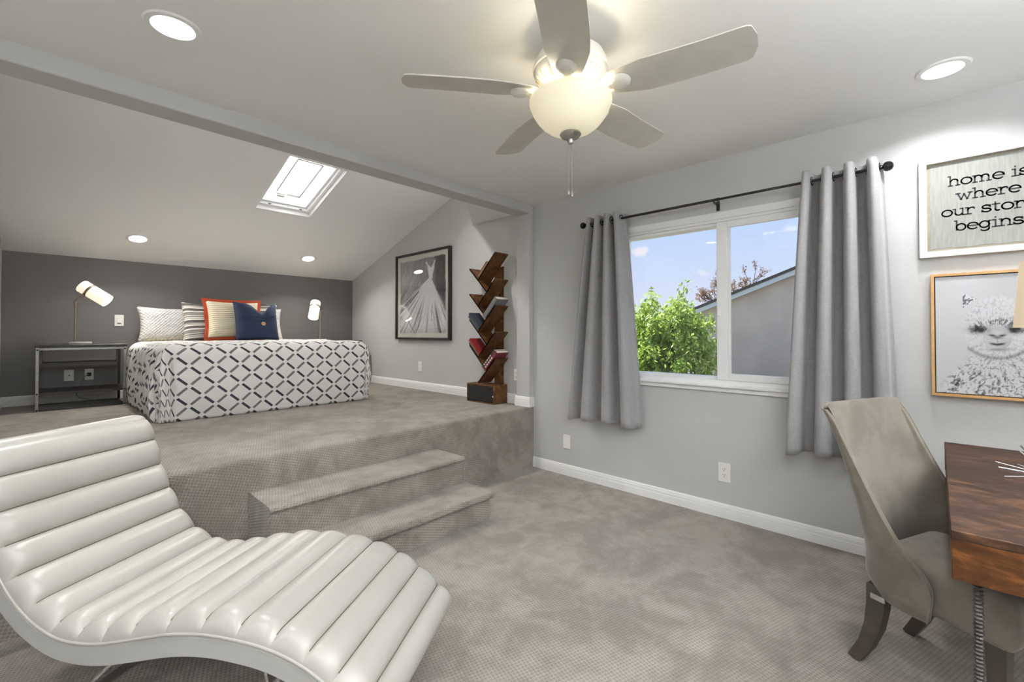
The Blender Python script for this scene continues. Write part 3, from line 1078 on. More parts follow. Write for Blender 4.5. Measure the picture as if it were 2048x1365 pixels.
def make_blade(ang):
    r0, r1, th = 0.135, 0.665, 0.005
    N = 36
    vs, fs = [], []
    pit = R(-12)
    for i in range(N + 1):
        t = i / N
        r = r0 + (r1 - r0) * t
        hw = blade_outline(t)
        for (s, d) in ((-1, -1), (1, -1), (1, 1), (-1, 1)):
            y = s * hw + 0.010 * math.sin(PI * t)
            z = d * th / 2
            vs.append((r, y * math.cos(pit) - z * math.sin(pit), 2.214 + y * math.sin(pit) + z * math.cos(pit)))
    for i in range(N):
        for k in range(4):
            k2 = (k + 1) % 4
            fs.append((i * 4 + k, i * 4 + k2, i * 4 + 4 + k2, i * 4 + 4 + k))
    fs.append((3, 2, 1, 0))
    fs.append(tuple(N * 4 + k for k in range(4)))
    Mz = Matrix.Rotation(ang, 4, 'Z')
    b = MB().add(vs, fs).xf(Mz).build('blade', 'blade', fan)
    Mp = Mz @ Matrix.Translation((0.205, 0.0, 2.209)) @ Matrix.Rotation(pit, 4, 'X')
    # bracket: rounded shell disc with an arm to the hub
    br = MB()
    prof = [(1e-5, -0.020), (0.018, -0.020), (0.031, -0.016), (0.038, -0.008), (0.039, 0.002), (1e-5, 0.002)]
    br.lathe(prof, n=28)
    br.xf(Mp)
    arm = MB().sweep([(0.075, 0, 2.222), (0.105, 0, 2.214), (0.140, 0, 2.203), (0.185, 0, 2.199), (0.215, 0, 2.200)], [0.030, 0.022, 0.020, 0.034, 0.050], [0.010, 0.010, 0.009, 0.008, 0.008], (0, 1, 0)).xf(Mz)
    br.add(arm.v, arm.f)
    br.build('blade_bracket', 'fan_white', b)


for a_ in (142.0, 67.0, -3.0, -77.0, 212.0):
    make_blade(R(a_))

# =================================================================== CURTAINS AND ROD
RX, RZ = 3.100, 2.135
rod = thing('curtain_rod', 'dark grey metal curtain rod with ball finials above the window', 'curtain rod', (RX, 1.15, RZ))
MB().tube([(0, 0.94, 0), (0, -0.10, 0)], 0.0095, 14).build('rod', 'rod', rod)
MB().tube([(0, -0.09, 0), (0, -0.945, 0)], 0.0080, 14).build('rod', 'rod', rod)
for s in (1, -1):
    M = Vector((0, s, 0)).to_track_quat('Z', 'Y').to_matrix()
    MB().lathe([(1e-5, 0.0), (0.013, 0.0), (0.013, 0.006), (0.010, 0.012), (0.021, 0.018), (0.0255, 0.028), (0.0265, 0.033), (0.0245, 0.036), (0.0255, 0.040), (0.0200, 0.050), (0.011, 0.056), (1e-5, 0.058)], (0, s * 0.938, 0), 24, M).build('finial', 'finial', rod)
for yb in (0.905, -0.075, -0.915):
    b = MB().sweep([(XW - RX, yb, -0.012), (0.055, yb, -0.014), (0.012, yb, -0.014)], 0.014, 0.007, (0, 1, 0))
    b.box(XW - RX - 0.006, XW - RX, yb - 0.011, yb + 0.011, -0.055, 0.012, 0.002)
    b.tube([(0.013 * math.cos(q), yb, 0.013 * math.sin(q)) for q in [R(t) for t in range(-180, 41, 20)]], 0.003, 6)
    b.build('bracket', 'rod', rod)
MB().tube([(0.0, -0.098, 0), (0.0, -0.112, 0)], 0.0112, 14).build('rod_collar', 'rod', rod)


def curtain(name, label, yt, yb, nw, amp0, amp1, ph, zt, zb, seed):
    """yt, yb: (y at image-left edge, y at image-right edge) for top and bottom"""
    t = thing(name, label, 'curtain', (RX, (yt[0] + yt[1]) / 2, 0), group='grey grommet curtains')
    oy = (yt[0] + yt[1]) / 2

    def fn(u, v):
        e = v ** 0.85
        ya = yt[0] + (yb[0] - yt[0]) * e
        yc = yt[1] + (yb[1] - yt[1]) * e
        am = amp0 + (amp1 - amp0) * v
        ang = 2 * PI * nw * u + ph + 0.35 * v * math.sin(5 * u + seed)
        s = math.sin(ang)
        s = math.copysign(abs(s) ** 0.72, s)
        x = am * s + 0.006 * math.sin(9 * u + 3 * v + seed) * v
        y = ya + (yc - ya) * u + 0.010 * math.sin(2 * ang) * (0.4 + 0.6 * v)
        z = zt + (zb - zt) * v - (0.010 * math.sin(2.3 * u * PI + seed) * v if v > 0.2 else 0) - 0.004 * s * (1 - v)
        return (min(x - 0.010 - 0.006 * v, 0.046), y - oy, z)
    m = MB().grid(fn, 24 * nw if isinstance(nw, int) else int(24 * nw), 40)
    o = m.build('panel', 'curtain', t, smooth=80, fix=False)
    md = o.modifiers.new('thickness', 'SOLIDIFY')
    md.thickness = 0.003
    md.offset = 0.0
    # header stitching band and hem
    for (v0, nm) in ((0.075, 'header_seam'), (0.955, 'hem_seam')):
        pts = [Vector(fn(i / 90, v0)) for i in range(91)]
        MB().tube(pts, 0.0017, 5).build(nm, 'curtain', t)
    # grommets where the cloth crosses the rod
    for k in range(40):
        u = (k * PI - ph) / (2 * PI * nw)
        if u < 0.02 or u > 0.99:
            continue
        vv = (zt - RZ) / (zt - zb)
        q = Vector(fn(u, vv))
        q2 = Vector(fn(min(1, u + 0.004), vv)) - Vector(fn(max(0, u - 0.004), vv))
        tn = Vector((q2.x, q2.y, 0)).normalized()
        nn = Vector((tn.y, -tn.x, 0))
        c = Vector((0, q.y, RZ))
        ring = [c + tn * (0.024 * math.cos(2 * PI * i / 22)) + Vector((0, 0, 0.024 * math.sin(2 * PI * i / 22))) for i in range(22)]
        MB().tube(ring, 0.0046, 7, closed=True).build('grommet', 'finial', t)
    return t


curtain('curtain', 'gathered grey curtain panel on the side of the window nearer the platform', (2.040, 1.748), (2.235, 1.615), 3.5, 0.050, 0.062, -1.35, 2.178, 0.535, 1.0)
curtain('curtain', 'wide grey curtain panel hanging behind the beige chair', (0.552, 0.200), (0.640, 0.135), 3.5, 0.056, 0.066, -2.1, 2.180, 0.535, 2.7)

# =================================================================== BED
bed = thing('bed', 'low bed against the dark wall, its mattress under the patterned comforter', 'bed', (1.49, 5.30, ZP))
MB().box(-0.74, 0.74, -0.88, 0.94, 0.012, 0.28, 0.02).build('bed_base', 'black_fabric', bed)
MB().box(-0.77, 0.77, -0.92, 0.95, 0.28, 0.580, 0.05).build('mattress', 'mattress', bed)

CXL, CXR, CYF, CZT, CR = 0.725, 2.275, 4.365, 1.160, 0.11
CD = CR * PI / 2 + (CZT - ZP - 0.004 - CR)


def drape(t):
    """cloth length t past the mattress edge -> (outward, down)"""
    if t <= 0:
        return 0.0, 0.0
    if t < CR * PI / 2:
        return CR * math.sin(t / CR), CR * (1 - math.cos(t / CR))
    d = t - CR * PI / 2
    return CR + 0.022 * math.sin(min(1, d / (CD - CR * PI / 2)) * PI) - 0.015 * d, CR + d


def comforter_pt(u, v):
    """u, v in metres over the flat cloth, origin at the mattress' near corner"""
    Wd = CXR - CXL
    du = -u if u < 0 else (u - Wd if u > Wd else 0.0)
    sx = -1 if u < 0 else 1
    dv = -v if v < 0 else 0.0
    bx = min(max(u, 0), Wd) + CXL
    by = max(v, 0) + CYF
    t = max(du, dv)
    out, down = drape(t)
    if du > 0 and dv > 0:
        ph = (PI / 2) * dv / (du + dv)
        wr = 1 + (0.16 if sx < 0 else 0.07) * math.sin(ph * 9.0) * min(1, t / 0.3)
        o2 = out * wr
        x = bx + sx * o2 * math.cos(ph)
        y = by - o2 * math.sin(ph)
    elif du > 0:
        x, y = bx + sx * out, by
    else:
        x, y = bx, by - out
    z = CZT - down
    # wrinkles and filling
    nx = mnoise.noise(Vector((u * 3.1, v * 3.1, 0.3)))
    n2 = mnoise.noise(Vector((u * 9.0 + 4, v * 9.0, 2.3)))
    k = 0.016 * nx + 0.006 * n2
    if t <= 0.05:
        z += k * 0.6
    elif du >= dv:
        x += sx * (k + (0.016 * math.sin(v * 46 + 3 * nx) * min(1, du / 0.2) if sx < 0 else 0.008 * math.sin(v * 30 + 3 * nx)))
    else:
        y -= k * 0.9
        if sx < 0 and u < 0.35 and du == 0:
            y -= 0.010 * math.sin((u * 0.7 + v * 1.2) * 38) * (1 - u / 0.35) if u >= 0 else 0
    z = max(z, ZP + 0.004)
    return (x, y, z)


Wd = CXR - CXL
nu, nv = 150, 104
cv = MB()
cv.grid(lambda a, b: comforter_pt(-CD + a * (Wd + 2 * CD), -CD + b * (CD + 1.46)), nu, nv, lambda a, b: (-CD + a * (Wd + 2 * CD), -CD + b * (CD + 1.46)))
cf = cv.build('comforter', 'comforter', None, smooth=70, fix=False)
tag(cf, 'white comforter with navy and grey diamond lattice draped over the bed to the floor', 'comforter')
md = cf.modifiers.new('thickness', 'SOLIDIFY')
md.thickness = 0.012
md.offset = -1.0


def pillow(name, label, w_, h, th, loc, lean, yaw, mat, seed, chop=0.0, pinch=0.09, group='pillows on the bed', roll=0.0, soft=0.45):
    """stands on its lower edge, leaning back by LEAN; front faces -y"""
    t = thing(name, label, 'pillow', loc, yaw, group)
    N = 30

    def pt(a, b, side):
        a1 = 2 * a - 1
        b1 = 2 * b - 1
        x = w_ / 2 * a1 * (1 - pinch * (1 - b1 * b1))
        z = h / 2 * b1 * (1 - pinch * (1 - a1 * a1))
        if chop:
            z -= chop * math.exp(-((a1 - 0.22) / 0.40) ** 2) * max(0.0, b) ** 4
        pr = ((1 - a1 ** 4) * (1 - b1 ** 4)) ** soft if abs(a1) < 1 and abs(b1) < 1 else 0.0
        y = side * (th / 2) * pr
        y += 0.006 * mnoise.noise(Vector((a1 * 2.5 + seed, b1 * 2.5, side))) * (1 if pr > 0 else 0)
        if chop:
            y += 0.02 * math.exp(-((a1 - 0.22) / 0.22) ** 2) * b ** 3 * (-side)
        return (x, y, z)
    M = Matrix.Translation((0, 0, h / 2 * math.cos(lean))) @ Matrix.Rotation(-lean, 4, 'X') @ Matrix.Rotation(roll, 4, 'Y')
    m = MB()
    for side in (-1, 1):
        m.grid(lambda a, b: M @ Vector(pt(a, b, side)), N, N, lambda a, b: (a * w_, b * h))
    # weld the rims
    o = m.build('cushion', mat, t, smooth=60, fix=False)
    bm = bmesh.new()
    bm.from_mesh(o.data)
    bmesh.ops.remove_doubles(bm, verts=bm.verts, dist=1e-5)
    bmesh.ops.recalc_face_normals(bm, faces=bm.faces)
    bm.to_mesh(o.data)
    bm.free()
    return t, M, pt


BT = CZT - 0.002
MT = ZP + 0.582
pillow('pillow', 'white diamond-quilted pillow beside the nightstand lamp, first of the pillow row', 0.62, 0.40, 0.15, (1.01, 6.06, MT), R(14), 0.0, 'quilted', 1.0, pinch=0.11)
pillow('pillow', 'white quilted pillow at the back of the row nearest the dress picture', 0.62, 0.42, 0.15, (1.84, 6.09, MT), R(12), 0.0, 'quilted', 5.0, pinch=0.09)
pillow('pillow', 'grey and cream striped pillow between the quilted and the orange-edged pillows', 0.50, 0.46, 0.15, (1.31, 5.91, MT), R(16), 0.0, 'striped', 2.0)
pillow('pillow', 'grey and cream striped pillow mostly hidden behind the navy pillow', 0.50, 0.46, 0.14, (1.795, 5.93, MT), R(14), 0.0, 'striped', 8.0)
tp, Mp_, _ = pillow('pillow', 'cream ribbed pillow with a bright orange flange border', 0.52, 0.425, 0.15, (1.515, 5.755, BT + 0.03), R(16), 0.0, 'ribbed', 3.0, pinch=0.07)


def flange():
    m = MB()
    w_, h, pin = 0.52, 0.425, 0.07
    inner, outer = [], []
    N = 24
    for (e0, e1) in (((0, 0), (1, 0)), ((1, 0), (1, 1)), ((1, 1), (0, 1)), ((0, 1), (0, 0))):
        for i in range(N):
            f = i / N
            a1 = 2 * (e0[0] + (e1[0] - e0[0]) * f) - 1
            b1 = 2 * (e0[1] + (e1[1] - e0[1]) * f) - 1
            x = w_ / 2 * a1 * (1 - pin * (1 - b1 * b1))
            z = h / 2 * b1 * (1 - pin * (1 - a1 * a1))
            wob = 0.004 * math.sin(9 * a1 + 7 * b1)
            inner.append(Mp_ @ Vector((x * 0.985, 0, z * 0.985)))
            ex = x + 0.036 * (a1 if abs(a1) > 0.999 else a1 * 0.9 * abs(b1) ** 3)
            ez = z + 0.036 * (b1 if abs(b1) > 0.999 else b1 * 0.9 * abs(a1) ** 3)
            outer.append(Mp_ @ Vector((ex + wob, 0.004 + wob, ez)))
    n = len(inner)
    off = Vector((0, 0.006, 0))
    vs = inner + outer + [q + off for q in inner] + [q + off for q in outer]
    fs = []
    for i in range(n):
        j = (i + 1) % n
        fs += [(i, j, n + j, n + i), (2 * n + j, 2 * n + i, 3 * n + i, 3 * n + j), (n + i, n + j, 3 * n + j, 3 * n + i), (j, i, 2 * n + i, 2 * n + j)]
    m.add(vs, fs)
    tag(m.build('flange', 'orange_cloth', tp), 'bright orange flat border')


flange()
tn, Mn_, pn_ = pillow('pillow', 'navy blue pillow with a round wooden button, front of the row', 0.455, 0.445, 0.15, (1.70, 5.60, BT), R(14), R(3), 'navy', 4.0, chop=0.125, pinch=0.05)
cb = Mn_ @ Vector(pn_(0.60, 0.40, -1))
Mb = Matrix.Translation(cb) @ Matrix.Rotation(PI / 2 - R(14), 4, 'X')
MB().lathe([(1e-5, 0.004), (0.010, 0.004), (0.016, 0.007), (0.022, 0.006), (0.0235, 0.0), (0.020, -0.005), (1e-5, -0.006)], n=24).xf(Mb).build('button', 'wood_button', tn)
for dv in (0.48, 0.62):
    MB().tube([Mn_ @ (Vector(pn_(i / 30, dv, -1)) + Vector((0, -0.0005, 0))) for i in range(1, 30)], 0.0025, 6).build('flap_seam', 'navy', tn)

# =================================================================== NIGHTSTANDS


def nightstand(loc, label):
    t = thing('nightstand', label, 'nightstand', loc, group='metal nightstands')
    W_, D_, H_ = 0.605, 0.47, 0.583     # x 0..W, y 0..D (front y=0)
    tb = 0.022
    MB().box(-0.006, W_ + 0.006, -0.008, D_ + 0.008, H_ - 0.024, H_, 0.003).build('top', 'stand_top', t)
    for x in (0, W_ - tb):
        for y in (0, D_ - tb):
            lg = MB().box(x, x + tb, y, y + tb, 0.0, H_ - 0.024, 0.002).build('leg', 'bar_metal' if y == 0 else 'dark_metal', t)
            if y == 0:
                for zz in (0.010, 0.150, H_ - 0.045):
                    MB().lathe([(1e-5, -0.004), (0.006, -0.003), (0.007, 0.0), (1e-5, 0.001)], n=10).xf(Matrix.Translation((x + tb / 2, 0, zz)) @ Matrix.Rotation(PI / 2, 4, 'X') @ Matrix.Scale(-1, 4, (0, 0, 1))).build('bolt', 'bolt', lg)
    MB().box(tb, W_ - tb, 0.001, 0.017, H_ - 0.050, H_ - 0.028, 0.002).build('front_rail', 'bar_metal', t)
    MB().box(tb, W_ - tb, 0.001, 0.015, 0.002, 0.014, 0.001).build('bottom_rail', 'dark_metal', t)
    MB().box(tb, W_ - tb, D_ - 0.016, D_ - 0.002, 0.002, 0.014, 0.001).build('bottom_rail', 'dark_metal', t)
    for x in (0.002, W_ - 0.016):
        MB().box(x, x + 0.014, tb, D_ - tb, 0.002, 0.014, 0.001).build('side_rail', 'dark_metal', t)
        MB().box(x, x + 0.014, tb, D_ - tb, H_ - 0.050, H_ - 0.028, 0.001).build('side_rail', 'dark_metal', t)
    MB().box(0.004, W_ - 0.004, 0.004, D_ - 0.004, 0.138, 0.160, 0.002).build('shelf', 'stand_top', t)
    MB().box(0.03, W_ - 0.05, 0.12, D_ - 0.02, 0.400, 0.414, 0.002).build('hanging_shelf', 'stand_top', t)
    for x in (0.03, W_ - 0.062):
        MB().box(x, x + 0.012, 0.14, 0.16, 0.40, H_ - 0.024, 0.001).build('shelf_hanger', 'dark_metal', t)
    return t


nightstand((-0.016, 5.70, ZP), 'open grey metal nightstand with shelves standing in the far corner beside the bed')
nightstand((2.44, 5.72, ZP), 'metal nightstand hidden behind the bed under the lamp nearest the dress picture')


# lamp cord from the outlet
crd = MB().tube([(0.355, YB - 0.022, 0.826), (0.33, 6.20, 0.815), (0.295, 6.19, 0.77), (0.272, 6.185, 0.73), (0.268, 6.185, 0.68), (0.265, 6.19, 0.63), (0.285, 6.20, 0.595), (0.34, 6.215, 0.580), (0.41, 6.20, 0.562)], 0.0035, 8)
crd = crd.build('power_cord', 'cord_pale', None)
tag(crd, 'thin lamp power cord looping down from the outlet behind the nightstand', 'cord')
plug = MB().box(0.340, 0.374, YB - 0.032, YB - 0.008, 0.806, 0.840, 0.005).build('plug', 'slot', crd)


def bed_lamp(loc, base_dx, axis, center, label):
    """pole stands at loc; base disc offset base_dx; shade axis points to the open end"""
    t = thing('bedside_lamp', label, 'lamp', loc, group='bedside lamps')
    MB().lathe([(1e-5, 0.0), (0.079, 0.0), (0.081, 0.004), (0.081, 0.018), (0.079, 0.021), (1e-5, 0.021)], (base_dx, 0, 0), 40).build('base', 'marble', t)
    H_ = 0.395
    MB().tube([(0, 0, 0.02), (0, 0, H_)], 0.0105, 14).build('pole', 'brass', t)
    ax = Vector(axis).normalized()
    c = Vector(center)
    r, L0, L1 = 0.062, 0.085, 0.165
    Mx = ax.to_track_quat('Z', 'Y').to_matrix()
    sh = MB().lathe([(1e-5, -L0), (r - 0.012, -L0), (r - 0.003, -L0 + 0.004), (r, -L0 + 0.012), (r, L1), (r - 0.003, L1), (r - 0.003, L1 - 0.012)], c, 40, Mx, False).build('lamp_shade', 'lamp_shade', t, fix=False)
    MB().lathe([(1e-5, L1 - 0.012), (r - 0.003, L1 - 0.012)], c, 32, Mx, False).build('lit_opening', 'lamp_inside', t, fix=False)
    MB().lathe([(r + 0.0005, -0.010), (r + 0.004, -0.010), (r + 0.004, 0.010), (r + 0.0005, 0.010)], c, 40, Mx, False).build('clamp_ring', 'brass', t, fix=False)
    # yoke: two rods from the ring to a bar on the pole
    sd = Vector((0, 0, 1)).cross(ax).normalized()
    top = Vector((0, 0, H_))
    for s in (-1, 1):
        q0 = c + sd * (s * (r + 0.004))
        q1 = top + sd * (s * 0.040)
        MB().tube([q0, q1 + (q0 - q1) * 0.1, q1 + (q0 - q1) * 0.03 - sd * (s * 0.006), top + sd * (s * 0.026), top], 0.0042, 8).build('yoke_arm', 'brass', t)
    return t


bed_lamp((0.242, 5.95, ZP + 0.583), 0.036, (0.70, -0.36, -0.56), (0.098, -0.03, 0.510), 'bedside lamp with tilted white cylinder shade on the nightstand by the corner')
bed_lamp((2.575, 5.95, ZP + 0.583), 0.0, (-0.30, -0.42, -0.80), (-0.085, -0.035, 0.440), 'bedside lamp with tilted white cylinder shade standing behind the bed, nearest the dress picture')

# =================================================================== TREE BOOKSHELF
BX0, BX1 = 2.995, 3.172
bs = thing('bookshelf', 'tall tree-shaped rustic wood bookshelf with slanted boards and a black drawer', 'bookshelf', (0, 0, 0))
bt = 0.013


def board(y0, z0, y1, z1, nm):
    """front plane board from (y0,z0) to (y1,z1)"""
    d = Vector((0, y1 - y0, z1 - z0))
    L_ = d.length
    d.normalize()
    nn = Vector((0, -d.z, d.y)) * (bt / 2)
    a, b = Vector((0, y0, z0)), Vector((0, y1, z1))
    vs = []
    for x in (BX0, BX1):
        for q in (a, b):
            for s in (-1, 1):
                vs.append(Vector((x, 0, 0)) + q + nn * s)
    o = MB().add(vs, [(0, 1, 3, 2), (4, 6, 7, 5), (0, 4, 5, 1), (2, 3, 7, 6), (0, 2, 6, 4), (1, 5, 7, 3)]).build(nm, 'rustic', bs, smooth=0)
    es = [(x - 0.0012 if x == BX0 else BX0, y, z) for (x, y, z) in vs]
    MB().add(es, [(0, 1, 3, 2), (4, 6, 7, 5), (0, 4, 5, 1), (2, 3, 7, 6), (0, 2, 6, 4), (1, 5, 7, 3)]).build('edge_band', 'edge_tan', o, smooth=0)
    return o


RB, LB = [], []
for i in range(5):
    zt_ = 2.0175 - 0.2554 * i
    board(3.297, zt_ - 0.2463, 3.057, zt_, 'slanted_shelf')
    RB.append(zt_)
for i in range(4):
    zt_ = 1.8915 - 0.2568 * i
    board(3.185, zt_ - 0.2394, 3.4275, zt_, 'slanted_shelf')
    LB.append(zt_)
MB().box(3.1722, 3.184, 3.125, 3.245, 0.738, 1.905).build('spine_board', 'rustic', bs, smooth=0)
BY0, BY1 = 3.071, 3.463
bx = MB()
bx.box(BX0, 3.175, BY0, BY0 + 0.013, ZP, 0.738)
bx.box(BX0, 3.175, BY1 - 0.013, BY1, ZP, 0.738)
bx.box(BX0, 3.175, BY0 + 0.013, BY1 - 0.013, ZP, ZP + 0.013)
bx.box(BX0, 3.175, BY0 + 0.013, BY1 - 0.013, 0.725, 0.738)
bx.box(3.163, 3.175, BY0 + 0.013, BY1 - 0.013, ZP + 0.013, 0.725)
bx.build('base_box', 'rustic', bs, smooth=0)
dr = MB().box(BX0 - 0.002, 3.15, BY0 + 0.018, BY1 - 0.018, ZP + 0.016, 0.720, 0.006).build('fabric_drawer', 'black_fabric', bs)
MB().box(BX0 - 0.006, BX0 - 0.001, BY0 + 0.010, BY0 + 0.018, 0.625, 0.640, 0.001).build('drawer_tab', 'plastic', dr)


def book(label, side, i, off, th, length, depth, cov, along=0.02, xoff=-0.012, pagemat='pages', text=False):
    """side 'R': lies on the upper face of right board i; 'L': on left board i.  off = distance of its lower face from the board face"""
    zt_ = RB[i] if side == 'R' else LB[i]
    if side == 'R':
        a, b = Vector((0, 3.297, zt_ - 0.2463)), Vector((0, 3.057, zt_))
    else:
        a, b = Vector((0, 3.185, zt_ - 0.2394)), Vector((0, 3.4275, zt_))
    d = (b - a).normalized()
    nn = Vector((0, -d.z, d.y))
    if nn.z < 0: nn = -nn
    # where the neighbour board below crosses: start far enough along
    o = a + d * along + nn * (bt / 2 + off + 0.0004)
    x0 = BX0 + xoff
    t = thing('book', label, 'book', group='books on the tree bookshelf')

    def bxx(l0, l1, t0, t1, xa, xb):
        vs = [o + d * l + nn * tt + Vector((x, 0, 0)) for x in (xa, xb) for l in (l0, l1) for tt in (t0, t1)]
        return MB().add(vs, [(0, 1, 3, 2), (4, 6, 7, 5), (0, 4, 5, 1), (2, 3, 7, 6), (0, 2, 6, 4), (1, 5, 7, 3)])
    ct = 0.003
    m = bxx(0, length, 0, ct, x0, x0 + depth)
    q = bxx(0, length, th - ct, th, x0, x0 + depth)
    m.add(q.v, q.f)
    q = bxx(0, length, ct, th - ct, x0, x0 + 0.003)      # spine faces the room
    m.add(q.v, q.f)
    m.build('cover', cov, t, smooth=0)
    bxx(0.003, length - 0.004, ct, th - ct, x0 + 0.003, x0 + depth - 0.004).build('page_block', pagemat, t, smooth=0)
    if text:
        for k in range(5):
            l0 = 0.03 + k * 0.03
            bxx(l0, l0 + 0.018, th * 0.3, th * 0.7, x0 - 0.0006, x0).build('spine_print', 'pages', t, smooth=0)
    return t


book('thin brown book on the topmost shelf, lying against the slanted board', 'R', 0, 0.0, 0.012, 0.20, 0.12, 'brownbook', 0.018, 0.0)
book('thin tan book in the middle of the topmost trio', 'R', 0, 0.0125, 0.010, 0.19, 0.12, 'tanbook', 0.018, 0.002)
book('thin dark brown book outermost of the topmost trio', 'R', 0, 0.023, 0.009, 0.185, 0.11, 'brownbook', 0.018, 0.0)
book('thick grey hardback resting on the middle slanted board', 'R', 2, 0.0, 0.042, 0.245, 0.16, 'greybook', 0.172, -0.018)
book('dark blue book leaning on the third board towards the bed', 'L', 2, 0.024, 0.022, 0.215, 0.14, 'bluebook', 0.170, -0.004)
book('slate grey book behind the dark blue book', 'L', 2, 0.0, 0.0235, 0.205, 0.14, 'slatebook', 0.170, 0.0)
book('thin black book lying on the fourth board towards the bed', 'L', 3, 0.0, 0.018, 0.19, 0.13, 'blackbook', 0.170, 0.0)
book('tan book under the red book on the fourth board', 'L', 3, 0.0185, 0.010, 0.21, 0.13, 'tanbook', 0.170, -0.004)
book('bright red hardback lying on the fourth board', 'L', 3, 0.029, 0.026, 0.205, 0.14, 'redbook', 0.170, -0.006)
book('maroon and coral hardback on the lowest slanted board', 'R', 4, 0.0, 0.034, 0.245, 0.16, 'maroonbook', 0.172, -0.018, text=True)
book('black hardback with white lettering stacked on the maroon book', 'R', 4, 0.0345, 0.026, 0.235, 0.155, 'blackbook', 0.172, -0.016, text=True)


# =================================================================== PICTURES
def vnoise(x, y, seed=0):
    rs = np.random.RandomState(seed)
    tab = rs.rand(256, 256)
    xi, yi = np.floor(x).astype(int), np.floor(y).astype(int)
    xf, yf = x - xi, y - yi
    xf, yf = xf * xf * (3 - 2 * xf), yf * yf * (3 - 2 * yf)
    a, b = tab[xi % 256, yi % 256], tab[(xi + 1) % 256, yi % 256]
    c, d = tab[xi % 256, (yi + 1) % 256], tab[(xi + 1) % 256, (yi + 1) % 256]
    return (a * (1 - xf) + b * xf) * (1 - yf) + (c * (1 - xf) + d * xf) * yf


def sstep(a, b, x):
    t = np.clip((x - a) / (b - a), 0, 1)
    return t * t * (3 - 2 * t)


def print_mesh(name, mat, parent, x, ya, yb, z0, z1, img):
    """flat print on plane X=x; img rows bottom->top, columns from ya to yb, sRGB 0..1"""
    h, w_ = img.shape[:2]
    lin = np.where(img <= 0.04045, img / 12.92, ((img + 0.055) / 1.055) ** 2.4)
    ys = np.linspace(ya, yb, w_)
    zz = np.linspace(z0, z1, h)
    V = np.zeros((h, w_, 3))
    V[..., 0] = x
    V[..., 1] = ys[None, :]
    V[..., 2] = zz[:, None]
    idx = np.arange(h * w_).reshape(h, w_)
    F_ = np.stack([idx[:-1, :-1], idx[1:, :-1], idx[1:, 1:], idx[:-1, 1:]], -1).reshape(-1, 4)
    me = bpy.data.meshes.new(name)
    me.from_pydata(V.reshape(-1, 3).tolist(), [], F_.tolist())
    ca = me.color_attributes.new('Col', 'FLOAT_COLOR', 'POINT')
    rgba = np.ones((h * w_, 4), dtype=np.float32)
    rgba[:, :3] = lin.reshape(-1, 3)
    ca.data.foreach_set('color', rgba.ravel())
    me.materials.append(MATS[mat])
    me.update()
    o = bpy.data.objects.new(name, me)
    scene.collection.objects.link(o)
    o.parent = parent
    return o


def frame_parts(parent, xb, xf_, y0, y1, z0, z1, wd, mat, b=0.002):
    """four mitred members; xb back (wall) plane, xf_ front plane"""
    def memb(poly):
        return MB().prism(poly, 0, xf_, xb).build('frame_member', mat, parent)
    memb([(y0, z0), (y1, z0), (y1 - wd, z0 + wd), (y0 + wd, z0 + wd)])
    memb([(y0, z1), (y1, z1), (y1 - wd, z1 - wd), (y0 + wd, z1 - wd)])
    memb([(y0, z0), (y0 + wd, z0 + wd), (y0 + wd, z1 - wd), (y0, z1)])
    memb([(y1, z0), (y1 - wd, z0 + wd), (y1 - wd, z1 - wd), (y1, z1)])


# charcoal dress drawing
pic = thing('framed_picture', 'large black-framed charcoal drawing of a white ball gown on the alcove wall', 'picture')
PY0, PY1, PZ0, PZ1 = 3.945, 5.045, 1.160, 2.222
frame_parts(pic, XW, 3.148, PY0, PY1, PZ0, PZ1, 0.026, 'black_frame')


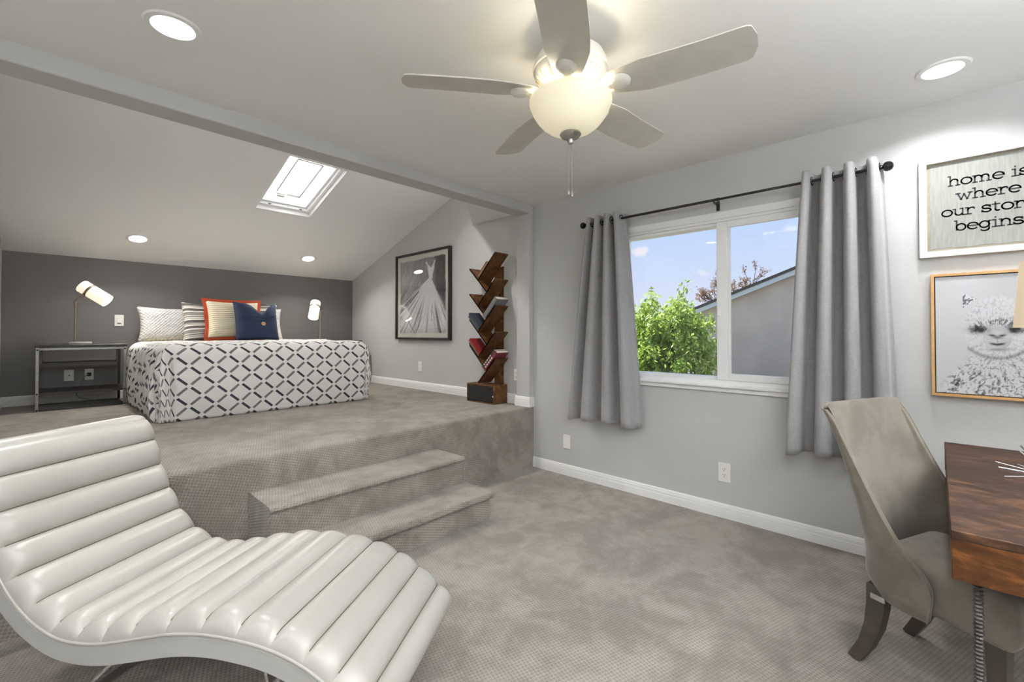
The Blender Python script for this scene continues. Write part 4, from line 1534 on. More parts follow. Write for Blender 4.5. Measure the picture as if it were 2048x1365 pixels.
def dress_img():
    w_, h = 200, 192
    u = np.linspace(0, 1, w_)[None, :].repeat(h, 0)      # 0 = far (image left)
    v = np.linspace(0, 1, h)[:, None].repeat(w_, 1)
    paper = np.array([0.80, 0.79, 0.75])
    wx, wy = 0.665, 0.715
    dx, dy = u - wx, v - wy
    ang = np.arctan2(dx, -dy)
    rad = np.hypot(dx, dy)
    n1 = vnoise(u * 7 + 3, v * 7, 1) * 0.6 + vnoise(u * 22, v * 22, 2) * 0.4
    diag = vnoise((u + v * 0.55) * 11, (v - u * 1.3) * 50 + 9, 3)
    bg = 0.52 + 0.18 * (n1 - 0.5) + 0.10 * (diag - 0.5)
    bg -= 0.30 * sstep(0.70, 0.80, u) * sstep(0.40, 0.62, v)
    bg += 0.10 * sstep(0.25, 0.6, v) * (1 - sstep(0.25, 0.6, u))
    bg -= 0.34 * np.exp(-(((u - 0.16) / 0.16) ** 2 + ((v - 0.10) / 0.14) ** 2))
    bg -= 0.26 * np.exp(-(((u - 0.93) / 0.10) ** 2 + ((v - 0.25) / 0.25) ** 2))
    bg -= 0.22 * np.exp(-(((u - 0.15) / 0.14) ** 2 + ((v - 0.52) / 0.10) ** 2)) * (diag > 0.45)
    # skirt
    st1 = vnoise(ang * 26 + 60, rad * 2.0, 4)
    st2 = vnoise(ang * 70 + 160, rad * 4.0, 5)
    skirt_v = 0.86 - 0.34 * sstep(0.55, 0.85, st1) * sstep(0.12, 0.5, rad) - 0.16 * (st2 > 0.66) * sstep(0.2, 0.5, rad)
    skirt_v -= 0.18 * sstep(0.2, 0.0, v)
    lim_l = -1.02 - 0.12 * (st1 - 0.5)
    lim_r = 0.60
    sk_m = sstep(lim_l - 0.14, lim_l + 0.10, ang) * (1 - sstep(lim_r - 0.10, lim_r + 0.08, ang)) * (dy < 0.02)
    img = bg * (1 - sk_m) + skirt_v * sk_m
    # bodice
    bw = 0.034 + 0.030 * sstep(0.71, 0.83, v)
    bod = (np.abs(u - (0.668 + 0.05 * (v - 0.71))) < bw) & (v > 0.69) & (v < 0.815 + 0.9 * np.abs(u - 0.672))
    img = np.where(bod & (v < 0.845), 0.87, img)
    for (x0, y0, x1, y1) in ((0.625, 0.83, 0.585, 0.885), (0.715, 0.83, 0.742, 0.885)):
        tt = np.clip(((u - x0) * (x1 - x0) + (v - y0) * (y1 - y0)) / ((x1 - x0) ** 2 + (y1 - y0) ** 2), 0, 1)
        dd = np.hypot(u - x0 - tt * (x1 - x0), v - y0 - tt * (y1 - y0))
        img = np.where(dd < 0.011, 0.85, img)
    for (x0, y0, x1, y1, ww) in ((0.44, 0.55, 0.36, 0.49, 0.007), (0.36, 0.49, 0.28, 0.43, 0.006), (0.30, 0.44, 0.19, 0.36, 0.004), (0.52, 0.26, 0.42, 0.10, 0.004), (0.70, 0.40, 0.68, 0.20, 0.003), (0.24, 0.20, 0.36, 0.06, 0.005)):
        tt = np.clip(((u - x0) * (x1 - x0) + (v - y0) * (y1 - y0)) / ((x1 - x0) ** 2 + (y1 - y0) ** 2), 0, 1)
        dd = np.hypot(u - x0 - tt * (x1 - x0), v - y0 - tt * (y1 - y0))
        img = np.where(dd < ww, 0.28 if y0 > 0.3 else 0.45, img)
    img = np.clip(img + 0.05 * (vnoise(u * 90, v * 90, 9) - 0.5), 0.14, 0.9)
    # torn edge of the image on the paper
    e = 0.03 * (n1 - 0.5)
    inside = sstep(0.055 + e, 0.07 + e, u) * sstep(0.05 + e, 0.065 + e, v) * (1 - sstep(0.925 + e, 0.945 + e, u)) * (1 - sstep(0.93 + e, 0.945 + e, v))
    g = img[..., None] * np.array([0.985, 0.99, 1.0])
    return paper * (1 - inside[..., None]) + g * inside[..., None]


print_mesh('drawing', 'print', pic, 3.168, PY1 - 0.02, PY0 + 0.02, PZ0 + 0.02, PZ1 - 0.02, dress_img())
MB().box(3.1600, 3.1620, PY0 + 0.02, PY1 - 0.02, PZ0 + 0.02, PZ1 - 0.02).build('glazing', 'picture_glass', pic)

# lettering sign
sg = thing('lettering_sign', 'square white-framed sign with lettering about home, hung above the animal portrait', 'sign')
SY0, SY1, SZ0, SZ1 = -0.437, 0.059, 1.636, 2.149
frame_parts(sg, XW, 3.158, SY0, SY1, SZ0, SZ1, 0.030, 'white_frame')
MB().box(3.180, 3.186, SY0 + 0.02, SY1 - 0.02, SZ0 + 0.02, SZ1 - 0.02).build('backing', 'sign_border', sg)
pp = []
rr = random.Random(3)
y0, y1, z0, z1 = SY0 + 0.043, SY1 - 0.043, SZ0 + 0.043, SZ1 - 0.038
for (a, b, n_) in (((y0, z0), (y1, z0), 30), ((y1, z0), (y1, z1), 30), ((y1, z1), (y0, z1), 30), ((y0, z1), (y0, z0), 30)):
    for i in range(n_):
        f = i / n_
        pp.append((a[0] + (b[0] - a[0]) * f + rr.uniform(-0.0025, 0.0025), a[1] + (b[1] - a[1]) * f + rr.uniform(-0.0025, 0.0025)))
MB().prism(pp, 0, 3.1782, 3.1800).build('paper', 'sign_paper', sg, smooth=0)


def arc(cx, cy, rx, ry, a0, a1, n=14):
    return [(cx + rx * math.cos(R(a0 + (a1 - a0) * i / n)), cy + ry * math.sin(R(a0 + (a1 - a0) * i / n))) for i in range(n + 1)]


GL = {
    'h': (1.16, [[(0.2, 0), (0.2, 1.48)], [(0.0, 1.48), (0.2, 1.48)], [(0.0, 0), (0.42, 0)], [(0.2, 0.62)] + arc(0.56, 0.62, 0.33, 0.36, 170, 0) + [(0.89, 0)], [(0.70, 0), (1.1, 0)]]),
    'n': (1.16, [[(0.2, 0), (0.2, 0.98)], [(0.0, 0.98), (0.2, 0.98)], [(0.0, 0), (0.42, 0)], [(0.2, 0.62)] + arc(0.56, 0.62, 0.33, 0.36, 170, 0) + [(0.89, 0)], [(0.70, 0), (1.1, 0)]]),
    'm': (1.75, [[(0.2, 0), (0.2, 0.98)], [(0.0, 0.98), (0.2, 0.98)], [(0.0, 0), (0.42, 0)], [(0.2, 0.62)] + arc(0.51, 0.62, 0.31, 0.36, 170, 0) + [(0.82, 0)], [(0.64, 0), (1.02, 0)],
                 [(0.82, 0.62)] + arc(1.13, 0.62, 0.31, 0.36, 170, 0) + [(1.44, 0)], [(1.26, 0), (1.66, 0)]]),
    'o': (1.10, [arc(0.54, 0.49, 0.48, 0.49, 0, 360, 28)]),
    'e': (1.08, [[(0.06, 0.52), (0.98, 0.52)] + arc(0.53, 0.49, 0.47, 0.49, 5, 318, 24)]),
    'i': (0.62, [[(0.3, 0), (0.3, 0.98)], [(0.08, 0.98), (0.3, 0.98)], [(0.05, 0), (0.56, 0)], [(0.3, 1.36), (0.3, 1.40)]]),
    's': (0.92, [arc(0.43, 0.73, 0.33, 0.25, 20, 190, 12) + arc(0.43, 0.73, 0.33, 0.25, 190, 270, 6) + arc(0.45, 0.25, 0.37, 0.25, 90, -160, 16), [(0.76, 0.70), (0.76, 0.98)], [(0.07, 0.02), (0.07, 0.30)]]),
    'w': (1.55, [[(0.18, 0.98), (0.48, 0.0), (0.76, 0.86), (1.04, 0.0), (1.34, 0.98)], [(0.0, 0.98), (0.40, 0.98)], [(1.14, 0.98), (1.52, 0.98)]]),
    'r': (0.88, [[(0.22, 0), (0.22, 0.98)], [(0.0, 0.98), (0.22, 0.98)], [(0.0, 0), (0.52, 0)], [(0.22, 0.55)] + arc(0.58, 0.58, 0.36, 0.38, 165, 60, 8) + [(0.80, 0.74)]]),
    'u': (1.16, [[(0.0, 0.98), (0.22, 0.98), (0.22, 0.36)] + arc(0.54, 0.36, 0.32, 0.36, 180, 340, 12), [(0.66, 0.98), (0.90, 0.98), (0.90, 0.0), (1.1, 0.0)]]),
    't': (0.80, [[(0.30, 1.30), (0.30, 0.25)] + arc(0.50, 0.25, 0.20, 0.24, 180, 320, 8), [(0.05, 0.98), (0.68, 0.98)]]),
    'y': (1.14, [[(0.16, 0.98), (0.56, 0.05)], [(0.96, 0.98), (0.50, -0.18), (0.36, -0.42), (0.12, -0.42)], [(0.0, 0.98), (0.38, 0.98)], [(0.74, 0.98), (1.12, 0.98)]]),
    'b': (1.16, [[(0.2, 1.48), (0.2, 0.02)], [(0.0, 1.48), (0.2, 1.48)], arc(0.60, 0.49, 0.42, 0.49, 0, 360, 26)]),
    'g': (1.14, [arc(0.48, 0.50, 0.42, 0.48, 0, 360, 26), [(1.06, 0.98), (0.88, 0.98), (0.88, -0.10)] + arc(0.50, -0.12, 0.38, 0.32, 0, -150, 12)]),
    ' ': (0.55, []),
}


def lettering(text, yc, zb, xh, wx, stroke, parent):
    total = sum(GL[c][0] for c in text) * xh * wx
    pen = -total / 2
    for c in text:
        m = MB()
        adv, strokes = GL[c]
        for sk_ in strokes:
            pts = [(pen + x * xh * wx, y * xh) for x, y in sk_]
            for i in range(len(pts) - 1):
                (xa, ya), (xb, yb) = pts[i], pts[i + 1]
                dx, dy = xb - xa, yb - ya
                L_ = math.hypot(dx, dy) or 1e-6
                dx, dy = dx / L_, dy / L_
                e = stroke * (0.5 if c == 'i' and y > 1.2 else 0.32)
                hw = stroke / 2
                q = [(xa - dx * e - dy * hw, ya - dy * e + dx * hw), (xb + dx * e - dy * hw, yb + dy * e + dx * hw), (xb + dx * e + dy * hw, yb + dy * e - dx * hw), (xa - dx * e + dy * hw, ya - dy * e - dx * hw)]
                m.prism([(yc - px_, zb + pz_) for px_, pz_ in q], 0, 3.1774, 3.1783)
        pen += adv * xh * wx
        if m.v:
            m.build('letter', 'ink', parent, smooth=0)


for txt, zb in (('home is', 1.993), ('where', 1.9165), ('our story', 1.840), ('begins', 1.7635)):
    lettering(txt, -0.189, zb, 0.0325, 1.18, 0.0062, sg)

# animal portrait on canvas in a floating oak frame
lp = thing('animal_portrait', 'oak-framed canvas portrait of a shaggy white alpaca', 'picture')
LY0, LY1, LZ0, LZ1 = -0.442, 0.018, 0.928, 1.546
frame_parts(lp, XW, 3.152, LY0, LY1, LZ0, LZ1, 0.012, 'oak')
MB().box(3.170, 3.186, LY0 + 0.010, LY1 - 0.010, LZ0 + 0.010, LZ1 - 0.010).build('shadow_gap', 'black_frame', lp)


def alpaca_img(ya, yb, z0, z1):
    w_, h = 176, 232
    a = np.linspace(-ya, -yb, w_)[None, :].repeat(h, 0)        # metres to the image right
    z = np.linspace(z0, z1, h)[:, None].repeat(w_, 1)
    bgc = 0.83 - 0.05 * sstep(1.3, 1.5, z) * sstep(0.1, 0.25, a)
    cx = 0.213
    head = ((a - cx) / 0.118) ** 2 + ((z - 1.265) / 0.165) ** 2
    wb = 0.105 + 0.10 * sstep(1.16, 0.98, z)
    body = np.abs(a - cx - 0.01) / wb
    fur = np.maximum(1 - sstep(0.75, 1.12, head), (1 - sstep(0.80, 1.08, body)) * (1 - sstep(1.12, 1.20, z)))
    # streaky fur radiating away from the nose
    ang = np.arctan2(a - cx, z - 1.22)
    rad = np.hypot(a - cx, z - 1.22)
    warp = vnoise(a * 60, z * 60, 11)
    s1 = vnoise(ang * 34 + 80 + warp * 2.2, rad * 90 + warp * 3, 12)
    s2 = vnoise(a * 190 + warp * 4, z * 120, 13)
    dark = 0.34 * sstep(0.62, 0.85, s1) + 0.26 * sstep(0.60, 0.85, s2)
    dark *= 0.30 + 0.80 * sstep(1.20, 0.98, z)
    val = bgc * (1 - fur) + fur * (0.86 - dark)
    # neck fold
    fold = np.exp(-(((z - 1.125 - 1.2 * (a - cx) ** 2 * 4) / 0.009) ** 2)) * (np.abs(a - cx) < 0.10)
    val -= 0.22 * fold
    # fringe and eye hollows
    for ex, sx_ in ((0.153, 0.030), (0.272, 0.030)):
        e = np.exp(-(((a - ex) / sx_) ** 2 + ((z - 1.263) / 0.017) ** 2))
        val -= 0.74 * e * (0.75 + 0.5 * s2)
    fr_ = np.exp(-(((z - 1.300 + 3.2 * (a - cx) ** 2) / 0.016) ** 2)) * (np.abs(a - cx) < 0.075)
    val -= 0.42 * fr_ * (s1 > 0.45)
    # muzzle
    mz = ((a - cx) / 0.047) ** 2 + ((z - 1.222) / 0.060) ** 2
    val = np.where(mz < 1, val * 0.3 + 0.7 * (0.80 - 0.10 * warp), val)
    for s in (-1, 1):
        nz = np.exp(-(((a - cx - s * 0.016 - 0.0) / 0.011) ** 2 + ((z - 1.232 - 0.25 * np.abs(a - cx) * 0.6) / 0.0045) ** 2))
        val -= 0.62 * nz
    val -= 0.40 * np.exp(-(((a - cx) / 0.014) ** 2 + ((z - 1.224) / 0.005) ** 2))
    val -= 0.18 * np.exp(-(((a - cx) / 0.0022) ** 2 + ((z - 1.208) / 0.012) ** 2))
    mo = np.exp(-(((a - cx) / 0.024) ** 4 + ((z - 1.190 - 0.25 * np.abs(a - cx)) / 0.0048) ** 2))
    val -= 0.68 * mo
    val -= 0.22 * np.exp(-(((a - cx) / 0.035) ** 2 + ((z - 1.166) / 0.006) ** 2))
    # ear
    ear = (np.abs((z - 1.408) - 0.2 * (a - 0.118)) < 0.030 * (1 - sstep(0.098, 0.146, a)) + 0.004) & (a > 0.098) & (a < 0.146)
    val = np.where(ear, 0.42 + 0.45 * (s2 > 0.5), val)
    ear2 = (np.abs(a - 0.285) < 0.012) & (np.abs(z - 1.408) < 0.016)
    val = np.where(ear2, 0.5 + 0.3 * (s2 > 0.5), val)
    val = np.clip(val, 0.12, 0.9) * 0.90
    return val[..., None] * np.array([0.985, 0.985, 1.0])


cy0, cy1, cz0, cz1 = LY1 - 0.017, LY0 + 0.017, LZ0 + 0.017, LZ1 - 0.017
MB().box(3.1605, 3.172, cy1, cy0, cz0, cz1).build('canvas', 'white_frame', lp)
print_mesh('portrait', 'canvas_print', lp, 3.1600, cy0, cy1, cz0, cz1, alpaca_img(cy0, cy1, cz0, cz1))

# =================================================================== CHAISE LOUNGE
AZ = R(57.0)
cd = Vector((math.sin(AZ), math.cos(AZ), 0))      # across the seat, away from the camera
ce = Vector((math.cos(AZ), -math.sin(AZ), 0))     # from head to foot
S_FAR, CW = 1.70, 0.600
prof = [(-1.948, 0.845), (-1.924, 0.774), (-1.893, 0.668), (-1.846, 0.569), (-1.794, 0.481), (-1.716, 0.406), (-1.624, 0.360), (-1.536, 0.349), (-1.447, 0.358), (-1.345, 0.382), (-1.222, 0.412),
        (-1.102, 0.427), (-0.985, 0.425), (-0.872, 0.411), (-0.769, 0.379), (-0.681, 0.330), (-0.603, 0.268), (-0.548, 0.200)]
prof = [(-1.975, 0.925 - 0.06)] + prof[1:]
E0 = -1.25
org = cd * (S_FAR - CW / 2) + ce * E0
chaise = thing('chaise_lounge', 'white leather channel-tufted chaise lounge with a wave profile in the foreground', 'chaise lounge', (org.x, org.y, 0), math.atan2(ce.y, ce.x))
# local frame: x = ce, y = +90deg from ce; cd is at -? find the sign
ysgn = 1.0 if Vector((-ce.y, ce.x, 0)).dot(cd) > 0 else -1.0
P2 = [Vector((a - E0, z)) for a, z in prof]


def seg_normal(i):
    a = P2[max(0, i - 1)]
    b = P2[min(len(P2) - 1, i + 1)]
    t = (b - a).normalized()
    return Vector((-t.y, t.x)) if (-t.y * 0 + t.x) > 0 or True else t


NRM = []
for i in range(len(P2)):
    a, b = P2[max(0, i - 1)], P2[min(len(P2) - 1, i + 1)]
    t = (b - a).normalized()
    n_ = Vector((-t.y, t.x))
    NRM.append(n_)          # left of travel head->foot: upward side


def edge_f(b):
    """1 in the middle of the width, 0 at the ends"""
    d = min(b, 1 - b) * CW
    if d >= 0.055:
        return 1.0
    q = 1 - d / 0.055
    return math.sqrt(max(0, 1 - q * q))


NS_ = len(P2) - 1
for i in range(NS_):
    a, b = P2[i], P2[i + 1]
    na, nb = NRM[i], NRM[i + 1]
    L_ = (b - a).length

    def chan(s, w_, a=a, b=b, na=na, nb=nb, L_=L_, i=i):
        base = a.lerp(b, s)
        nn = na.lerp(nb, s).normalized()
        g = edge_f(w_)
        arcv = math.sin(PI * s)
        h = 0.025 * (arcv ** 0.55 if arcv > 0 else 0)
        if i == NS_ - 1:
            h *= 1.3
        wob = 0.0
        if g < 0.98:
            wob = 0.0016 * math.sin(s * 34 + i * 3) * (1 - g)
        q = base + nn * (h * g - 0.034 * (1 - g) + wob)
        y = (w_ - 0.5) * CW * ysgn
        return (q.x, y, q.y)
    nw = 40
    ws = [0.5 - 0.5 * math.cos(PI * k / nw) for k in range(nw + 1)]
    m = MB().grid(lambda s, k: chan(s, 0.5 - 0.5 * math.cos(PI * k)), 14, nw)
    m.build('channel', 'leather', chaise, smooth=50, fix=True)
for i in range(1, NS_):
    pts = []
    for k in range(33):
        w_ = 0.035 + 0.93 * k / 32
        g = edge_f(w_)
        q = P2[i] + NRM[i] * (0.0022 - 0.034 * (1 - g))
        pts.append((q.x, (w_ - 0.5) * CW * ysgn, q.y))
    MB().tube(pts, 0.0016, 6).build('seam', 'seam_thread', chaise)
# head roll wraps over the top
hp = P2[0]
nn = NRM[0]
tt = (P2[1] - P2[0]).normalized()


def headroll(s, k):
    w_ = 0.5 - 0.5 * math.cos(PI * k)
    g = edge_f(w_)
    a_ = PI * s
    r = 0.033
    c = hp - nn * r
    q = c + nn * (r * math.cos(a_)) - tt * (r * 1.05 * math.sin(a_))
    q = q - nn * 0.034 * (1 - g) * (1 - s)
    q = q + tt * 0.020 * (1 - g) * math.sin(a_)
    return (q.x, (w_ - 0.5) * CW * ysgn, q.y)


MB().grid(headroll, 12, 40).build('head_roll', 'leather', chaise, smooth=60)
# smooth centre line for the side bands
sm = []
for i in range(NS_):
    for k in range(6):
        f = k / 6
        p0, p1, p2, p3 = P2[max(0, i - 1)], P2[i], P2[i + 1], P2[min(NS_, i + 2)]
        q = 0.5 * ((2 * p1) + (p2 - p0) * f + (2 * p0 - 5 * p1 + 4 * p2 - p3) * f * f + (3 * p1 - p0 - 3 * p2 + p3) * f ** 3)
        sm.append(q)
sm.append(P2[-1])
smn = []
for i in range(len(sm)):
    t = (sm[min(len(sm) - 1, i + 1)] - sm[max(0, i - 1)]).normalized()
    smn.append(Vector((-t.y, t.x)))
top_d, bot_d = 0.033, 0.098
vs, fs = [], []
for q, n_ in zip(sm, smn):
    u_, l_ = q - n_ * top_d, q - n_ * bot_d
    for (pt_, yy) in ((u_, -1), (u_, 1), (l_, 1), (l_, -1)):
        vs.append((pt_.x, yy * CW / 2, pt_.y))
for i in range(len(sm) - 1):
    for k in range(4):
        k2 = (k + 1) % 4
        fs.append((i * 4 + k, i * 4 + k2, i * 4 + 4 + k2, i * 4 + 4 + k))
fs.append((3, 2, 1, 0))
fs.append(tuple((len(sm) - 1) * 4 + k for k in range(4)))
MB().add(vs, fs).build('side_band', 'leather_band', chaise, smooth=40)
# end fold at the foot
fe, fn_ = P2[-1], NRM[-1]
MB().grid(lambda s, k: (lambda w_, g: ((fe - fn_ * (0.098 * s) + Vector((0.012, -0.006)) * math.sin(PI * s) * g - fn_ * 0.03 * (1 - g) * (1 - s)).x, (w_ - 0.5) * CW * ysgn, (fe - fn_ * (0.098 * s) + Vector((0.012, -0.006)) * math.sin(PI * s) * g - fn_ * 0.03 * (1 - g) * (1 - s)).y))(0.5 - 0.5 * math.cos(PI * k), edge_f(0.5 - 0.5 * math.cos(PI * k))), 10, 40).build('foot_fold', 'leather', chaise, smooth=60)
for yy in (-1, 1):
    MB().tube([((q - n_ * 0.034).x, yy * (CW / 2 + 0.0005), (q - n_ * 0.034).y) for q, n_ in zip(sm, smn)], 0.0042, 8).build('piping', 'leather', chaise)
    MB().tube([((q - n_ * 0.046).x, yy * (CW / 2 + 0.0002), (q - n_ * 0.046).y) for q, n_ in zip(sm, smn)], 0.0009, 5).build('stitch_line', 'leather_band', chaise)


def und(x):
    i = min(range(len(sm)), key=lambda k: abs(sm[k].x - x))
    return (sm[i] - smn[i] * bot_d).y


for yy in (-0.21, 0.21):
    x0 = -0.165
    MB().sweep([(x0, yy, und(x0) + 0.004), (-0.26, yy, 0.195), (-0.36, yy, 0.10), (-0.47, yy, 0.006)], 0.040, 0.009, (0, 1, 0)).build('leg', 'chrome', chaise)
    x1 = 0.285
    MB().sweep([(x1, yy, und(x1) + 0.004), (0.315, yy, 0.20), (0.355, yy, 0.10), (0.42, yy, 0.006)], 0.040, 0.009, (0, 1, 0)).build('leg', 'chrome', chaise)
for xx in (-0.467, 0.417):
    MB().box(xx - 0.02, xx + 0.02, -0.23, 0.23, 0.0, 0.010, 0.002).build('floor_bar', 'chrome', chaise)

# =================================================================== CHAIR
chair = thing('side_chair', 'beige velvet wing-sided side chair with dark wooden legs tucked under the desk', 'chair', (2.244, -0.048, 0.0), R(-24))


def interp(tab, z):
    """monotone cubic through the table"""
    xs, ys = [q[0] for q in tab], [q[1] for q in tab]
    n = len(xs)
    z = min(max(z, xs[0]), xs[-1])
    d = [(ys[i + 1] - ys[i]) / (xs[i + 1] - xs[i]) for i in range(n - 1)]
    m = [d[0]] + [0.0 if d[i - 1] * d[i] <= 0 else 2 * d[i - 1] * d[i] / (d[i - 1] + d[i]) for i in range(1, n - 1)] + [d[-1]]
    for i in range(n - 1):
        if z <= xs[i + 1]:
            h = xs[i + 1] - xs[i]
            t = (z - xs[i]) / h
            return (2 * t ** 3 - 3 * t * t + 1) * ys[i] + (t ** 3 - 2 * t * t + t) * h * m[i] + (3 * t * t - 2 * t ** 3) * ys[i + 1] + (t ** 3 - t * t) * h * m[i + 1]
    return ys[-1]


T_yb = [(0.28, 0.175), (0.36, 0.226), (0.46, 0.222), (0.60, 0.236), (0.78, 0.274), (0.97, 0.318)]
T_yf = [(0.28, -0.016), (0.39, -0.034), (0.43, -0.020), (0.50, 0.040), (0.60, 0.106), (0.72, 0.172), (0.85, 0.236), (0.97, 0.294)]
T_a = [(0.28, 0.228), (0.36, 0.246), (0.50, 0.252), (0.70, 0.246), (0.97, 0.247)]


def shell_pt(u, v, inset=0.0):
    z = 0.285 + (0.965 - 0.285) * v
    yb, yf, a = interp(T_yb, z), interp(T_yf, z), interp(T_a, z)
    ph = (u - 0.5) * PI
    p = 0.62 if z < 0.8 else 0.62 - 0.25 * (z - 0.8) / 0.17
    sx = math.copysign(abs(math.sin(ph)) ** p, math.sin(ph))
    cy = abs(math.cos(ph)) ** p
    x = a * sx
    y = yf + (yb - yf) * cy
    # rounded top corners
    if z > 0.90:
        zz = z - 0.022 * max(0.0, (abs(sx) - 0.80) / 0.20) ** 2 * (z - 0.90) / 0.065
        z = zz
    return (x, y, z)


m = MB().grid(lambda a, b: shell_pt(a, b), 44, 30)
sh = m.build('back_shell', 'velvet', chair, smooth=80, fix=False)
md = sh.modifiers.new('padding', 'SOLIDIFY')
md.thickness = 0.022
md.offset = 1.0
md = sh.modifiers.new('rounding', 'BEVEL')
md.width = 0.009
md.segments = 3
md.limit_method = 'ANGLE'
md.angle_limit = R(50)
# piping along the outer rim
rim = [shell_pt(0.0, i / 40) for i in range(41)] + [shell_pt(i / 40, 1.0) for i in range(1, 40)] + [shell_pt(1.0, 1 - i / 40) for i in range(41)]
MB().tube(rim, 0.0035, 6).build('piping', 'velvet', chair)


def seat_pt(a, b, top):
    return None


sb = bmesh.new()
bmesh.ops.create_cube(sb, size=1.0)
for q in sb.verts:
    fr_ = q.co.y < 0
    q.co.x *= 0.462 if fr_ else 0.40
    q.co.y = -0.222 if fr_ else 0.17
    q.co.z = (0.455 if not fr_ else 0.465) if q.co.z > 0 else 0.300
bmesh.ops.bevel(sb, geom=list(sb.edges), offset=0.045, segments=5, profile=0.6, affect='EDGES')
me = bpy.data.meshes.new('seat')
sb.to_mesh(me)
sb.free()
for q in me.vertices:
    if q.co.z > 0.42:
        q.co.z += 0.018 * max(0, 1 - (q.co.x / 0.24) ** 2) * max(0, 1 - ((q.co.y + 0.02) / 0.24) ** 2)
me.polygons.foreach_set('use_smooth', [True] * len(me.polygons))
me.materials.append(MATS['velvet'])
so = bpy.data.objects.new('seat', me)
scene.collection.objects.link(so)
so.parent = chair
for s in (-1, 1):
    MB().sweep([(s * 0.180, 0.150, 0.315), (s * 0.180, 0.152, 0.24), (s * 0.180, 0.164, 0.16), (s * 0.180, 0.190, 0.08), (s * 0.180, 0.232, 0.0)], [0.042, 0.042, 0.040, 0.036, 0.034], [0.060, 0.058, 0.052, 0.044, 0.038], (1, 0, 0)).build('leg', 'leg_wood', chair)
    MB().sweep([(s * 0.192, -0.175, 0.315), (s * 0.192, -0.175, 0.15), (s * 0.192, -0.175, 0.0)], [0.048, 0.040, 0.030], [0.048, 0.040, 0.030], (1, 0, 0)).build('leg', 'leg_wood', chair)
MB().box(-0.232, -0.226, 0.105, 0.150, 0.282, 0.302, 0.001).build('metal_tag', 'chrome', chair)

# =================================================================== DESK
DX0, DX1, DY0, DY1, DZ = 1.560, 2.790, -0.640, -0.022, 0.760
desk = thing('desk', 'rustic brown wooden writing desk on ribbed metal hairpin legs', 'desk', (0, 0, 0))
MB().box(DX0, DX1, DY0, DY1, DZ - 0.022, DZ, 0.0015).build('desk_top', 'desk_wood', desk)
MB().box(DX0 + 0.001, DX0 + 0.019, DY0 + 0.001, DY1 - 0.001, DZ - 0.121, DZ - 0.0222, 0.001).build('end_panel', 'desk_face', desk)
MB().box(DX1 - 0.019, DX1 - 0.001, DY0 + 0.001, DY1 - 0.001, DZ - 0.121, DZ - 0.0222, 0.001).build('end_panel', 'desk_face', desk)
MB().box(DX0 + 0.0195, DX1 - 0.0195, DY1 - 0.019, DY1 - 0.002, DZ - 0.121, DZ - 0.0222, 0.001).build('front_panel', 'desk_face', desk)
MB().box(DX0 + 0.0195, DX1 - 0.0195, DY0 + 0.002, DY0 + 0.019, DZ - 0.121, DZ - 0.0222, 0.001).build('back_panel', 'desk_face', desk)
MB().box(DX0 + 0.0195, DX1 - 0.0195, DY0 + 0.0195, DY1 - 0.0195, DZ - 0.121, DZ - 0.112).build('bottom_panel', 'desk_face', desk)


def rebar(p0, p1, parent):
    p0, p1 = Vector(p0), Vector(p1)
    L_ = (p1 - p0).length
    n = int(L_ / 0.0032)
    pts, rs = [], []
    for i in range(n + 1):
        pts.append(p0.lerp(p1, i / n))
        rs.append(0.0088 + (0.0022 if i % 3 == 1 else 0.0))
    MB().tube(pts, rs, 10).build('leg_rod', 'dark_metal', parent, smooth=20)


for (cx, sx) in ((DX0 + 0.050, 1), (DX1 - 0.050, -1)):
    for (cy, sy) in ((DY1 - 0.048, -1), (DY0 + 0.048, 1)):
        lg = MB().box(cx - 0.020, cx + 0.020, min(cy - sy * 0.020, cy + sy * 0.190), max(cy - sy * 0.020, cy + sy * 0.190), DZ - 0.129, DZ - 0.1212, 0.001).build('leg_plate', 'plate_metal', desk)
        rebar((cx, cy, DZ - 0.128), (cx, cy, 0.012), lg)
        rebar((cx, cy + sy * 0.165, DZ - 0.128), (cx, cy + sy * 0.024, 0.012), lg)
        MB().tube([(cx, cy, 0.014), (cx, cy + sy * 0.004, 0.009), (cx, cy + sy * 0.020, 0.009), (cx, cy + sy * 0.024, 0.014)], 0.0088, 10).build('leg_foot', 'dark_metal', lg)

# desk lamp (its foot is beyond the picture's edge)
dl = thing('table_lamp', 'table lamp with a cream drum shade standing on the desk', 'lamp', (2.443, -0.364, DZ))
MB().lathe([(1e-5, 0.0), (0.075, 0.0), (0.075, 0.012), (0.030, 0.022), (0.018, 0.05), (0.034, 0.11), (0.045, 0.19), (0.036, 0.28), (0.016, 0.36), (0.010, 0.40), (0.010, 0.50), (1e-5, 0.50)], n=32).build('base', 'marble', dl)
MB().lathe([(0.160, 0.507), (0.1425, 0.744), (0.1405, 0.744), (0.158, 0.507)], n=56, caps=False).build('lamp_shade', 'desk_shade', dl, fix=False)
MB().tube([(0.0, 0, 0.50), (0.0, 0, 0.70)], 0.004, 8).build('stem', 'brass', dl)
for k in range(3):
    a = 2 * PI * k / 3
    MB().tube([(0, 0, 0.70), (0.1415 * math.cos(a), 0.1415 * math.sin(a), 0.738)], 0.0018, 6).build('shade_spoke', 'brass', dl)

